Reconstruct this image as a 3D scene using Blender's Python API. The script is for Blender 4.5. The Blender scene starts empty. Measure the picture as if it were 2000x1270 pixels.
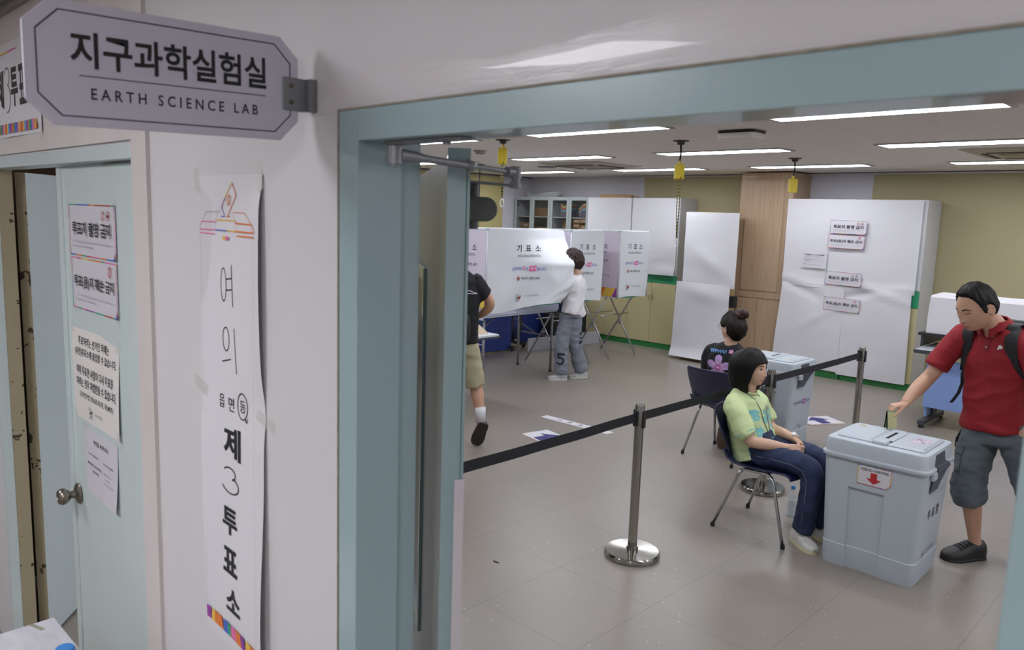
import bpy, math, random
from mathutils import Vector as V, Matrix, noise
from mathutils.bvhtree import BVHTree
S = bpy.context.scene
C = S.collection

# ------------------------------------------------------------------ camera, world, exposure
cam_d = bpy.data.cameras.new('camera')
cam = bpy.data.objects.new('camera', cam_d)
C.objects.link(cam)
S.camera = cam
yaw, pitch, roll = -0.768897118, 0.139426173, 0.0326594262
_f = V((math.sin(yaw)*math.cos(pitch), math.cos(yaw)*math.cos(pitch), -math.sin(pitch)))
_r = V((math.cos(yaw), -math.sin(yaw), 0))
_u = _r.cross(_f)
_r2 = _r*math.cos(roll) + _u*math.sin(roll)
_u2 = -_r*math.sin(roll) + _u*math.cos(roll)
cam.matrix_world = Matrix(((_r2.x, _u2.x, -_f.x, 0), (_r2.y, _u2.y, -_f.y, 0), (_r2.z, _u2.z, -_f.z, 1.926), (0, 0, 0, 1)))
cam_d.sensor_width = 36.0
cam_d.lens = 1512.15/2000*36.0
cam_d.clip_start = 0.02
cam_d.dof.use_dof = True
cam_d.dof.focus_distance = 5.2
cam_d.dof.aperture_fstop = 7.0

w = bpy.data.worlds.new('world')
S.world = w
w.use_nodes = True
w.node_tree.nodes['Background'].inputs[0].default_value = (0.75, 0.8, 0.9, 1)
w.node_tree.nodes['Background'].inputs[1].default_value = 0.05
S.view_settings.view_transform = 'Standard'
S.view_settings.look = 'None'
S.view_settings.gamma = 1.0
S.view_settings.use_curve_mapping = False
S.view_settings.exposure = 0.0
S.cycles.max_bounces = 7
S.cycles.diffuse_bounces = 4
S.cycles.glossy_bounces = 3
S.cycles.transmission_bounces = 4
S.cycles.transparent_max_bounces = 6
S.cycles.caustics_reflective = False
S.cycles.caustics_refractive = False
S.cycles.sample_clamp_indirect = 4.0
S.cycles.use_denoising = True
ROOM_LAMP = 17.0       # strength of the room's ceiling panels
HALL_LAMP = 27.0       # strength of the corridor's ceiling panel

# ------------------------------------------------------------------ materials
def lin(h):
    h = h.lstrip('#')
    o = []
    for i in (0, 2, 4):
        c = int(h[i:i+2], 16)/255
        o.append(c/12.92 if c <= 0.04045 else ((c+0.055)/1.055)**2.4)
    return o
_mats = {}
def mat(name, col, rough=0.6, metal=0.0, spec=0.5, bump=None, var=None, coat=0.0, trans=0.0, alpha=1.0, emit=0.0, aniso=None, sss=0.0):
    if name in _mats: return _mats[name]
    m = bpy.data.materials.new(name); m.use_nodes = True
    nt = m.node_tree; b = nt.nodes['Principled BSDF']
    c = lin(col)
    b.inputs['Base Color'].default_value = (*c, 1)
    b.inputs['Roughness'].default_value = rough
    b.inputs['Metallic'].default_value = metal
    b.inputs['Specular IOR Level'].default_value = spec
    b.inputs['Coat Weight'].default_value = coat
    b.inputs['Transmission Weight'].default_value = trans
    b.inputs['Alpha'].default_value = alpha
    if sss:
        b.inputs['Subsurface Weight'].default_value = sss
        b.inputs['Subsurface Radius'].default_value = (0.02, 0.008, 0.004)
    if emit:
        b.inputs['Emission Color'].default_value = (*c, 1)
        b.inputs['Emission Strength'].default_value = emit
    tc = nt.nodes.new('ShaderNodeTexCoord')
    if var:   # (scale, amount[, second colour, stretch])
        n = nt.nodes.new('ShaderNodeTexNoise'); n.inputs['Scale'].default_value = var[0]; n.inputs['Detail'].default_value = 4
        src = tc.outputs['Object']
        if len(var) > 3:
            mp = nt.nodes.new('ShaderNodeMapping'); mp.inputs['Scale'].default_value = var[3]
            nt.links.new(src, mp.inputs['Vector']); src = mp.outputs['Vector']
        nt.links.new(src, n.inputs['Vector'])
        mx = nt.nodes.new('ShaderNodeMix'); mx.data_type = 'RGBA'
        c2 = lin(var[2]) if len(var) > 2 and var[2] else [k*0.6 for k in c]
        mx.inputs['A'].default_value = (*c, 1); mx.inputs['B'].default_value = (*c2, 1)
        mr = nt.nodes.new('ShaderNodeMapRange'); mr.inputs['From Min'].default_value = 0.35; mr.inputs['From Max'].default_value = 0.75
        mr.inputs['To Max'].default_value = var[1]
        nt.links.new(n.outputs['Fac'], mr.inputs['Value']); nt.links.new(mr.outputs[0], mx.inputs['Factor'])
        nt.links.new(mx.outputs['Result'], b.inputs['Base Color'])
    if bump:  # (scale, strength[, stretch])
        n = nt.nodes.new('ShaderNodeTexNoise'); n.inputs['Scale'].default_value = bump[0]; n.inputs['Detail'].default_value = 3
        src = tc.outputs['Object']
        if len(bump) > 2:
            mp = nt.nodes.new('ShaderNodeMapping'); mp.inputs['Scale'].default_value = bump[2]
            nt.links.new(src, mp.inputs['Vector']); src = mp.outputs['Vector']
        nt.links.new(src, n.inputs['Vector'])
        bp = nt.nodes.new('ShaderNodeBump'); bp.inputs['Strength'].default_value = bump[1]; bp.inputs['Distance'].default_value = 0.01
        nt.links.new(n.outputs['Fac'], bp.inputs['Height']); nt.links.new(bp.outputs['Normal'], b.inputs['Normal'])
    _mats[name] = m
    return m
def nodes(m): return m.node_tree, m.node_tree.nodes['Principled BSDF']

# ------------------------------------------------------------------ mesh collector
class G:
    def __init__(s): s.v = []; s.f = []; s.m = []; s.mi = 0
    def add(s, vs, fs, mi=None):
        o = len(s.v); s.v += [V(p) for p in vs]
        for f in fs: s.f.append([i+o for i in f]); s.m.append(s.mi if mi is None else mi)
        return s
    def box(s, a, b, mi=None, R=None, piv=None):
        a, b = V(a), V(b)
        vs = [V((x, y, z)) for z in (a.z, b.z) for y in (a.y, b.y) for x in (a.x, b.x)]
        if R is not None: piv = V(piv) if piv is not None else (a+b)/2; vs = [R@(p-piv)+piv for p in vs]
        return s.add(vs, [(0,2,3,1),(4,5,7,6),(0,1,5,4),(2,6,7,3),(0,4,6,2),(1,3,7,5)], mi)
    def obox(s, o, U, Vv, W, mi=None):     # oriented box from a corner and three edge vectors
        o, U, Vv, W = V(o), V(U), V(Vv), V(W)
        vs = [o+U*i+Vv*j+W*k for k in (0,1) for j in (0,1) for i in (0,1)]
        fs = [(0,2,3,1),(4,5,7,6),(0,1,5,4),(2,6,7,3),(0,4,6,2),(1,3,7,5)]
        if U.cross(Vv).dot(W) < 0: fs = [tuple(reversed(f)) for f in fs]
        return s.add(vs, fs, mi)
    def quad(s, *p, mi=None): return s.add(p, [tuple(range(len(p)))], mi)
    def loft(s, rings, cap=True, closed=False, mi=None):
        n = len(rings[0]); vs = [p for r in rings for p in r]; fs = []
        R = len(rings)
        for i in range(R if closed else R-1):
            j = (i+1) % R
            for k in range(n):
                l = (k+1) % n
                fs.append((i*n+k, i*n+l, j*n+l, j*n+k))
        if cap and not closed:
            fs.append(tuple(reversed(range(n)))); fs.append(tuple((R-1)*n+k for k in range(n)))
        return s.add(vs, fs, mi)
    def cyl(s, p0, p1, r0, r1=None, n=16, mi=None, cap=True):
        r1 = r0 if r1 is None else r1
        p0, p1 = V(p0), V(p1); d = (p1-p0).normalized()
        a = d.orthogonal().normalized(); b = d.cross(a)
        R = [[p+(a*math.cos(t)+b*math.sin(t))*r for t in [2*math.pi*k/n for k in range(n)]] for p, r in ((p0, r0), (p1, r1))]
        return s.loft(R, cap, mi=mi)
    def tube(s, pts, r, n=10, mi=None, closed=False, cap=True):
        pts = [V(p) for p in pts]; N = len(pts); rr = r if isinstance(r, (list, tuple)) else [r]*N
        rings = []; a = None
        for i, p in enumerate(pts):
            if closed: d = pts[(i+1) % N]-pts[i-1]
            else: d = pts[min(i+1, N-1)]-pts[max(i-1, 0)]
            d.normalize()
            a = d.orthogonal() if a is None else a-d*a.dot(d)
            a.normalize(); b = d.cross(a)
            rings.append([p+(a*math.cos(t)+b*math.sin(t))*rr[i] for t in [2*math.pi*k/n for k in range(n)]])
        return s.loft(rings, cap, closed, mi)
    def lathe(s, prof, c, n=32, axis=(0,0,1), mi=None):
        c = V(c); ax = V(axis).normalized(); a = ax.orthogonal().normalized(); b = ax.cross(a)
        rings = [[c+ax*z+(a*math.cos(t)+b*math.sin(t))*max(r, 1e-5) for t in [2*math.pi*k/n for k in range(n)]] for r, z in prof]
        return s.loft(rings, True, mi=mi)
    def prism(s, out, ext, mi=None):
        ext = V(ext); out = [V(p) for p in out]; n = len(out)
        vs = out+[p+ext for p in out]
        fs = [tuple(range(n)), tuple(reversed(range(n, 2*n)))]+[((k+1) % n, k, n+k, n+(k+1) % n) for k in range(n)]
        nrm = V((0,0,0))
        for k in range(n): nrm += out[k].cross(out[(k+1) % n])
        if nrm.dot(ext) > 0: fs = [tuple(reversed(f)) for f in fs]
        return s.add(vs, fs, mi)
    def grid(s, fn, nu, nv, mi=None, flip=False):
        vs = [V(fn(i/nu, j/nv)) for j in range(nv+1) for i in range(nu+1)]
        fs = []
        for j in range(nv):
            for i in range(nu):
                q = (j*(nu+1)+i, j*(nu+1)+i+1, (j+1)*(nu+1)+i+1, (j+1)*(nu+1)+i)
                fs.append(tuple(reversed(q)) if flip else q)
        return s.add(vs, fs, mi)
    def ball(s, c, r, nu=16, nv=10, mi=None, ax=None):
        c = V(c); r = V(r) if isinstance(r, (tuple, list, V)) else V((r, r, r))
        X, Y, Z = ax if ax else (V((1,0,0)), V((0,1,0)), V((0,0,1)))
        rings = []
        for j in range(1, nv):
            ph = math.pi*j/nv-math.pi/2
            rings.append([c+X*r.x*math.cos(ph)*math.cos(t)+Y*r.y*math.cos(ph)*math.sin(t)+Z*r.z*math.sin(ph) for t in [2*math.pi*k/nu for k in range(nu)]])
        o = len(s.v); s.loft(rings, False, mi=mi)
        b = len(s.v); s.v += [c-Z*r.z, c+Z*r.z]
        m_ = s.mi if mi is None else mi
        for k in range(nu):
            l = (k+1) % nu; s.f.append([o+l, o+k, b]); s.m.append(m_)
            q = o+(nv-2)*nu; s.f.append([q+k, q+l, b+1]); s.m.append(m_)
        return s

LOC = {}
def mk(name, g, mats, parent=None, loc=None, smooth=False, bevel=0, solid=0, label=None, auto=None, seg=2):
    """link one mesh object; vertices are given in world space"""
    if not isinstance(mats, (list, tuple)): mats = [mats]
    me = bpy.data.meshes.new(name)
    if parent is not None: L = LOC[parent]
    elif loc is not None: L = V(loc)
    else:
        xs = [p.x for p in g.v]; ys = [p.y for p in g.v]
        L = V(((min(xs)+max(xs))/2, (min(ys)+max(ys))/2, min(p.z for p in g.v)))
    me.from_pydata([tuple(p-L) for p in g.v], [], g.f)
    for m in mats: me.materials.append(m)
    if len(mats) > 1: me.polygons.foreach_set('material_index', g.m)
    if smooth is True: me.polygons.foreach_set('use_smooth', [True]*len(me.polygons))
    elif smooth:
        me.polygons.foreach_set('use_smooth', [True]*len(me.polygons))
        me.update(); me.set_sharp_from_angle(angle=math.radians(smooth))
    me.update()
    o = bpy.data.objects.new(name, me); C.objects.link(o)
    LOC[o] = L
    if parent is not None: o.parent = parent
    else: o.location = L
    if bevel:
        b = o.modifiers.new('bevel', 'BEVEL'); b.width = bevel; b.segments = seg; b.limit_method = 'ANGLE'; b.angle_limit = math.radians(40)
    if solid:
        b = o.modifiers.new('solid', 'SOLIDIFY'); b.thickness = solid; b.offset = 0
    if label: o['label'] = label
    return o
def tag(o, label, cat, group=None):
    o['label'] = label; o['category'] = cat
    if group: o['group'] = group
    return o
def thing(name, label, cat, loc, group=None):
    o = bpy.data.objects.new(name, None); C.objects.link(o); o.location = loc
    o.empty_display_size = 0.1
    LOC[o] = V(loc)
    return tag(o, label, cat, group)
def struct(name, g, mats, **k):
    o = mk(name, g, mats, **k)
    if k.get('parent') is None: o['kind'] = 'structure'
    return o
def copy_tree(o, parent=None):
    c = o.copy(); C.objects.link(c); LOC[c] = LOC[o]
    if parent is not None: c.parent = parent
    for ch in [x for x in C.objects if x.parent == o]: copy_tree(ch, c)
    return c
def dup(o, loc, label, rotz=0.0, group=None):
    c = copy_tree(o); c.location = loc; c.rotation_euler = (0, 0, rotz); LOC[c] = V(loc)
    c['label'] = label
    if group: c['group'] = group
    return c

# ------------------------------------------------------------------ lettering
_tc = {}
def glyphs(body, bold):
    k = (body, bold)
    if k in _tc: return _tc[k]
    cu = bpy.data.curves.new('t', 'FONT'); cu.body = body; cu.size = 1.0; cu.resolution_u = 3; cu.offset = bold
    o = bpy.data.objects.new('t', cu); C.objects.link(o)
    bpy.context.view_layer.update()
    me = bpy.data.meshes.new_from_object(o)
    vs = [(v.co.x, v.co.y) for v in me.vertices]; fs = [tuple(p.vertices) for p in me.polygons]
    bpy.data.objects.remove(o); bpy.data.curves.remove(cu); bpy.data.meshes.remove(me)
    x0 = min(v[0] for v in vs); x1 = max(v[0] for v in vs); y0 = min(v[1] for v in vs); y1 = max(v[1] for v in vs)
    _tc[k] = (vs, fs, x0, x1, y0, y1)
    return _tc[k]
def prints(parent, items, P, cols, eps=0.0006):
    """print lettering and marks on a surface; P(u, v, e) gives the point; one part per colour"""
    gs = {}
    def put(key, vs, fs, e):
        g = gs.setdefault(key, G())
        g.add([P(u, v, e) for u, v in vs], fs)
    for n, it in enumerate(items):
        e = eps*(1+0.12*n)
        k = it[0]
        if it[-1] == 'wht': e *= 3.5
        if k == 't':      # text, centre u, centre v, width, height, bold, key[, slant]
            _, body, cu_, cv, wd, ht, bold, key = it[:8]
            vs, fs, x0, x1, y0, y1 = glyphs(body, bold)
            sx = wd/(x1-x0); sy = ht/(y1-y0)
            put(key, [(cu_+(x-(x0+x1)/2)*sx, cv+(y-(y0+y1)/2)*sy) for x, y in vs], fs, e)
        elif k == 'r':
            _, a, b, c, d, key = it
            put(key, [(a, b), (c, b), (c, d), (a, d)], [(0, 1, 2, 3)], e)
        elif k == 'p':
            put(it[2], it[1], [tuple(range(len(it[1])))], e)
        elif k == 'l':    # polyline of width wd
            _, pts, wd, key = it
            for (a, b), (c, d) in zip(pts, pts[1:]):
                L = math.hypot(c-a, d-b) or 1; nx, ny = -(d-b)/L*wd/2, (c-a)/L*wd/2
                ex, ey = (c-a)/L*wd*.3, (d-b)/L*wd*.3
                put(key, [(a+nx-ex, b+ny-ey), (a-nx-ex, b-ny-ey), (c-nx+ex, d-ny+ey), (c+nx+ex, d+ny+ey)], [(0, 1, 2, 3)], e)
        elif k == 'o':    # ring
            _, cx, cy, rx, ry, wd, key = it
            n_ = 24; vs = []
            for j in range(n_):
                t = 2*math.pi*j/n_
                vs += [(cx+rx*math.cos(t), cy+ry*math.sin(t)), (cx+(rx-wd)*math.cos(t), cy+(ry-wd)*math.sin(t))]
            put(key, vs, [(2*j, (2*j+2) % (2*n_), (2*j+3) % (2*n_), 2*j+1) for j in range(n_)], e)
        elif k == 'd':    # disc
            _, cx, cy, r, key = it
            put(key, [(cx+r*math.cos(2*math.pi*j/16), cy+r*math.sin(2*math.pi*j/16)) for j in range(16)], [tuple(range(16))], e)
    out = []
    for key, g in gs.items():
        m, nm = cols[key]
        out.append(mk(nm, g, m, parent))
    return out
def plane_map(o, U, Vv):
    o, U, Vv = V(o), V(U).normalized(), V(Vv).normalized(); N = U.cross(Vv)
    return lambda u, v, e: o+U*u+Vv*v+N*e

ink = mat('black_ink', '#1d1b1e', 0.6)
INK = (ink, 'lettering')
def colr(name, h): return (mat(name, h, 0.6), name+'_print')
COL = dict(k=INK, red=colr('red', '#b5242c'), org=colr('orange', '#d9772e'), yel=colr('yellow', '#dfb94a'), grn=colr('green', '#2f9a6a'),
           blu=colr('blue', '#3f5fb8'), pur=colr('purple', '#8e3c97'), pnk=colr('pink', '#d86aa0'), gry=colr('grey', '#8d8c92'),
           lgr=colr('pale_grey', '#b4b2b8'), nav=colr('navy', '#2b2768'), sky=colr('sky_blue', '#5a8fd0'), wht=colr('white', '#e6e6ea'), mrn=colr('maroon', '#6e1d27'))
RAIN = ['red', 'org', 'yel', 'pur', 'blu', 'grn', 'pnk']
def band(u0, v0, u1, v1, n, seed, horiz=True):
    """a strip of rainbow-coloured cells"""
    rr = random.Random(seed); out = []; k = 0; last = None
    cuts = [0]+sorted(rr.random() for _ in range(n-1))+[1]
    for a, b in zip(cuts, cuts[1:]):
        c = rr.choice([x for x in RAIN if x != last]); last = c
        if horiz: out.append(('r', u0+(u1-u0)*a, v0, u0+(u1-u0)*b, v1, c))
        else: out.append(('r', u0, v0+(v1-v0)*a, u1, v0+(v1-v0)*b, c))
    return out
def fineprint(u0, u1, v, h, key, seed, fill=0.8):
    """one line of print too small to read, as broken strokes"""
    rr = random.Random(seed); out = []; u = u0
    while u < u1:
        wd = h*rr.uniform(0.6, 2.6)
        out.append(('r', u, v-h/2*rr.uniform(.6, 1), min(u+wd, u1), v+h/2*rr.uniform(.6, 1), key)); u += wd+h*rr.uniform(.3, .9)/fill
    return out
# ------------------------------------------------------------------ shell materials
wallm = mat('hall_wall_paint', '#cdcacb', 0.55, var=(1.3, 0.25, '#c2bfc0'), bump=(9, 0.06))
wallp = mat('old_wall_paint', '#ccc7c5', 0.5, var=(2.5, 0.45, '#c6b2a8', (3, 1, 1)), bump=(14, 0.12))
skim = mat('glossy_skim_coat', '#cdc9ca', 0.30, bump=(22, 0.12, (1, 1, 5)), coat=0.2)
teal = mat('teal_gloss_paint', '#97adb0', 0.28, coat=0.35, var=(3, 0.25, '#8ea4a6'), bump=(30, 0.03))
teald = mat('door_reflection_grey', '#b9c2c2', 0.45, coat=.5, var=(2, 0.2, '#a9b4b3'))  # pale grey base colour stands in for the reflection on the teal leaf
teald.node_tree.nodes['Principled BSDF'].inputs['Coat Roughness'].default_value = .34
mint = mat('mint_door_paint', '#c9d5d4', 0.35, coat=0.25, var=(2.2, 0.4, '#bccac7'), bump=(25, 0.04))
mint2 = mat('pale_blue_door_paint', '#c2cfd1', 0.35, coat=0.2, var=(2, 0.3, '#b6c5c6'))
beige = mat('chipped_beige_paint', '#a89c82', 0.6)
nt, b = nodes(beige)
n = nt.nodes.new('ShaderNodeTexNoise'); n.inputs['Scale'].default_value = 38; n.inputs['Detail'].default_value = 6
n2 = nt.nodes.new('ShaderNodeTexNoise'); n2.inputs['Scale'].default_value = 9
tc = nt.nodes.new('ShaderNodeTexCoord')
nt.links.new(tc.outputs['Object'], n.inputs['Vector']); nt.links.new(tc.outputs['Object'], n2.inputs['Vector'])
a_ = nt.nodes.new('ShaderNodeMath'); a_.operation = 'ADD'; nt.links.new(n.outputs['Fac'], a_.inputs[0]); nt.links.new(n2.outputs['Fac'], a_.inputs[1])
g_ = nt.nodes.new('ShaderNodeMath'); g_.operation = 'GREATER_THAN'; g_.inputs[1].default_value = 1.22; nt.links.new(a_.outputs[0], g_.inputs[0])
mx = nt.nodes.new('ShaderNodeMix'); mx.data_type = 'RGBA'; mx.inputs['A'].default_value = (*lin('#a3977c'), 1); mx.inputs['B'].default_value = (*lin('#3f3026'), 1)
nt.links.new(g_.outputs[0], mx.inputs['Factor']); nt.links.new(mx.outputs['Result'], b.inputs['Base Color'])
white_wall = mat('white_wall_paint', '#c9c6cc', 0.6, bump=(8, 0.05))
olive = mat('olive_wall_paint', '#b0a581', 0.7, var=(1.5, 0.2, '#a89d78'))
cream_wall = mat('cream_wall_paint', '#b3a773', 0.7)
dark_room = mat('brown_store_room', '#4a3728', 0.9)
groove_m = mat('dark_gap', '#3a3a3a', 0.8)
alu = mat('aluminium', '#a6a8ab', 0.35, metal=0.9)
wood = mat('light_oak', '#b39a80', 0.45, var=(2.2, 0.8, '#a08468', (16, 16, 0.9)), coat=0.1)

# floor: vinyl tiles with thin seams and white flecks
floor_m = mat('vinyl_tile_floor', '#8a8580', 0.3)
nt, b = nodes(floor_m)
geo = nt.nodes.new('ShaderNodeNewGeometry'); sep = nt.nodes.new('ShaderNodeSeparateXYZ'); nt.links.new(geo.outputs['Position'], sep.inputs[0])
def mth(op, a, bb=None, c=None):
    n_ = nt.nodes.new('ShaderNodeMath'); n_.operation = op
    for i, x in enumerate((a, bb, c)):
        if x is None: continue
        if isinstance(x, (int, float)): n_.inputs[i].default_value = x
        else: nt.links.new(x, n_.inputs[i])
    return n_.outputs[0]
def seam(axis, off, wd=0.0016):
    fr = mth('FRACT', mth('DIVIDE', mth('SUBTRACT', axis, off), 0.6003))
    d = mth('MULTIPLY', mth('MINIMUM', fr, mth('SUBTRACT', 1.0, fr)), 0.6003)
    return mth('LESS_THAN', d, wd)
line = mth('MAXIMUM', seam(sep.outputs['X'], -2.017), seam(sep.outputs['Y'], 2.552))
ns = nt.nodes.new('ShaderNodeTexNoise'); ns.inputs['Scale'].default_value = 1.1; ns.inputs['Detail'].default_value = 5
nt.links.new(geo.outputs['Position'], ns.inputs['Vector'])
nf = nt.nodes.new('ShaderNodeTexVoronoi'); nf.inputs['Scale'].default_value = 24; nt.links.new(geo.outputs['Position'], nf.inputs['Vector'])
sepc = nt.nodes.new('ShaderNodeSeparateColor'); nt.links.new(nf.outputs['Color'], sepc.inputs[0])
fleck = mth('MULTIPLY', mth('LESS_THAN', nf.outputs['Distance'], 0.11), mth('GREATER_THAN', sepc.outputs[0], 0.80))
nd = nt.nodes.new('ShaderNodeTexVoronoi'); nd.inputs['Scale'].default_value = 9; nt.links.new(geo.outputs['Position'], nd.inputs['Vector'])
sepd = nt.nodes.new('ShaderNodeSeparateColor'); nt.links.new(nd.outputs['Color'], sepd.inputs[0])
dot = mth('MULTIPLY', mth('LESS_THAN', nd.outputs['Distance'], 0.03), mth('GREATER_THAN', sepd.outputs[1], 0.72))
def mix(f, A, B):
    m_ = nt.nodes.new('ShaderNodeMix'); m_.data_type = 'RGBA'; nt.links.new(f, m_.inputs['Factor'])
    for k_, x in (('A', A), ('B', B)):
        if isinstance(x, str): m_.inputs[k_].default_value = (*lin(x), 1)
        else: nt.links.new(x, m_.inputs[k_])
    return m_.outputs['Result']
mr = nt.nodes.new('ShaderNodeMapRange'); mr.inputs['From Min'].default_value = .35; mr.inputs['From Max'].default_value = .7; nt.links.new(ns.outputs['Fac'], mr.inputs['Value'])
c0 = mix(mr.outputs[0], '#8a8178', '#827a72')
c1 = mix(mth('MULTIPLY', fleck, 0.55), c0, '#cfcac6')
c2 = mix(mth('MULTIPLY', line, 0.6), c1, '#4c4642')
c3 = mix(mth('MULTIPLY', dot, 0.8), c2, '#2c2826')
nt.links.new(c3, b.inputs['Base Color'])

# ceiling: painted gypsum boards with fine pits and a few open seams
ceil_m = mat('gypsum_ceiling', '#aca6a2', 0.9)
nt, b = nodes(ceil_m)
geo = nt.nodes.new('ShaderNodeNewGeometry'); sep = nt.nodes.new('ShaderNodeSeparateXYZ'); nt.links.new(geo.outputs['Position'], sep.inputs[0])
def seam2(axis, off, per, wd=0.0015):
    fr = mth('FRACT', mth('DIVIDE', mth('SUBTRACT', axis, off), per))
    return mth('LESS_THAN', mth('MULTIPLY', mth('MINIMUM', fr, mth('SUBTRACT', 1.0, fr)), per), wd)
ns = nt.nodes.new('ShaderNodeTexNoise'); ns.inputs['Scale'].default_value = 0.9; nt.links.new(geo.outputs['Position'], ns.inputs['Vector'])
ln = mth('MULTIPLY', mth('MAXIMUM', seam2(sep.outputs['X'], 0.1, 0.6), seam2(sep.outputs['Y'], 0.35, 0.9)), mth('GREATER_THAN', ns.outputs['Fac'], 0.52))
pit = nt.nodes.new('ShaderNodeTexNoise'); pit.inputs['Scale'].default_value = 60; pit.inputs['Detail'].default_value = 4; nt.links.new(geo.outputs['Position'], pit.inputs['Vector'])
mr = nt.nodes.new('ShaderNodeMapRange'); mr.inputs['From Min'].default_value = .4; mr.inputs['From Max'].default_value = .75; nt.links.new(pit.outputs['Fac'], mr.inputs['Value'])
c0 = mix(mr.outputs[0], '#ece7e2', '#ddd6cf')
nt.links.new(mix(mth('MULTIPLY', ln, 0.6), c0, '#5a534e'), b.inputs['Base Color'])
bp = nt.nodes.new('ShaderNodeBump'); bp.inputs['Strength'].default_value = .10; bp.inputs['Distance'].default_value = .01
nt.links.new(pit.outputs['Fac'], bp.inputs['Height']); nt.links.new(bp.outputs['Normal'], b.inputs['Normal'])

# ------------------------------------------------------------------ shell geometry (X along the corridor wall, Y into the room)
XL, XR, YB, ZC = -9.68, 3.2, 10.4, 2.63
struct('floor', G().box((XL-.2, -2.4, -0.1), (XR+.2, YB+.2, 0)), floor_m)
struct('ceiling', G().box((XL-.2, .84, ZC), (XR+.2, YB+.2, ZC+.1)), ceil_m)
struct('ceiling_corridor', G().box((XL-.2, -2.4, 2.585), (XR+.2, .77, 2.7)), ceil_m)
g = G()
g.box((XL, .77, 0), (-4.4, .90, ZC)); g.box((-4.4, .77, 0), (-3.66, .852, ZC))
g.box((-3.66, .77, 2.083), (-2.10, .852, ZC))
g.box((-2.10, .77, 0), (-1.167, .90, ZC))
g.box((-1.167, .77, 2.095), (-.075, .90, ZC))
g.box((-.075, .77, 0), (XR, .90, ZC))
struct('wall_corridor', g, wallm)
struct('wall_back', G().box((XL-.2, YB, 0), (XR+.2, YB+.15, ZC)), white_wall)
struct('trim_1', G().box((-7.22, YB-.015, 0), (-4.54, YB, ZC-.03)), olive)
struct('trim_2', G().box((-3.72, YB-.015, 0), (XR, YB, ZC-.03)), olive)
struct('wall_left', G().box((XL-.15, .9, 0), (XL, YB, ZC)), white_wall)
struct('trim_3', G().box((XL, 4.2, 0), (XL+.015, 9.66, ZC-.03)), cream_wall)
struct('trim_4', G().box((-7.22, YB-.05, ZC-.03), (XR, YB, ZC-.012)), mat('pale_cornice', '#c9c8c6', .5))
struct('trim_5', G().box((XL, .9, ZC-.02), (XL+.02, YB, ZC)), mat('dark_cornice', '#6a6460', .5))
struct('wall_right', G().box((XR, -2.4, 0), (XR+.15, YB, ZC)), white_wall)
struct('wall_corridor_opposite', G().box((XL-.2, -2.55, 0), (XR+.2, -2.4, 2.7)), wallm)
struct('wall_corridor_end', G().box((XL-.35, -2.4, 0), (XL-.2, .77, 2.7)), wallm)
# corridor cornice, the raised board over the left doorway, its casing
g = G().box((XL, .742, 2.555), (XR, .77, 2.585)); g.box((XL, .725, 2.577), (XR, .742, 2.585))
struct('trim_6', g, mat('grey_metal_cornice', '#8e8b88', .4, metal=.4))
struct('trim_7', G().box((-4.6, .76, 2.089), (-2.01, .77, 2.555)), wallp)
struct('trim_8', G().box((-2.106, .76, 0), (-2.01, .77, 2.089)), wallp)
# skim coat patch above the main door frame
g = G()
rs = random.Random(4)
N_ = 60; top = []
for i in range(N_+1):
    x = -1.235+i/N_*1.35
    top.append((x, 2.150+.010*math.sin(i*.23)+.004*rs.random()-(.0 if i > 3 else .01*(3-i)/3)))
for lay, yy in ((0, .7665),):
    vs = []
    for x, z in top: vs += [V((x, .7694, 2.094)), V((x, .7690, 2.10)), V((x, .7690, z-.012)), V((x, .7699, z))]
    g.add(vs, [(4*i+k, 4*i+4+k, 4*i+5+k, 4*i+1+k) for i in range(N_) for k in range(3)])
struct('trim_9', g, skim, smooth=True)

# main door frame
g = G()
g.box((-1.167, .764, 0), (-1.111, .857, 2.095)); g.box((-1.160, .857, 0), (-1.126, .861, 2.04)); g.box((-1.167, .861, 0), (-1.122, .908, 2.095))
g.box((-.131, .764, 0), (-.075, .859, 2.095)); g.box((-.119, .859, 0), (-.075, .908, 2.095))
g.box((-1.111, .764, 2.043), (-.131, .845, 2.095)); g.box((-1.122, .845, 2.0540), (-.119, .908, 2.095))
fr = struct('door_frame_1', g, teal, bevel=.0015)
g = G()
g.box((-1.1695, .762, 2.0945), (-.07, .7655, 2.0975)); g.box((-1.1695, .762, 0), (-1.1665, .7655, 2.0975))
struct('trim_10', g, mat('cracked_caulk', '#9c9484', .8, var=(40, .8, '#6f685c')))

# main door leaf, swung 145 degrees into the room
th = math.radians(145); d = V((math.cos(th), math.sin(th), 0)); nn = V((math.sin(th), -math.cos(th), 0)); Z = V((0, 0, 1))
Q = V((-1.087, .942, 0))
W_, T_ = .955, .042
root = struct('door_1', G().obox(Q+Z*.01+d*.006, d*(W_-.006), nn*T_, Z*2.018), teald, loc=Q, bevel=.0015)
g = G().obox(Q+Z*.01-d*.0, d*.0055, nn*T_, Z*2.036)
mk('edge_strip', g, teal, root)
mk('edge_gasket', G().obox(Q+Z*.01-d*.0015+nn*(T_-.007), d*.0015, nn*.0016, Z*2.018), mat('green_edge', '#4f7168', .4), root)
mk('edge_paper', G().obox(Q+Z*.44-d*.003+nn*(T_-.017), d*.002, nn*.019, Z*.98), mat('worn_white_tape', '#cfc9cc', .6), root)
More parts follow.
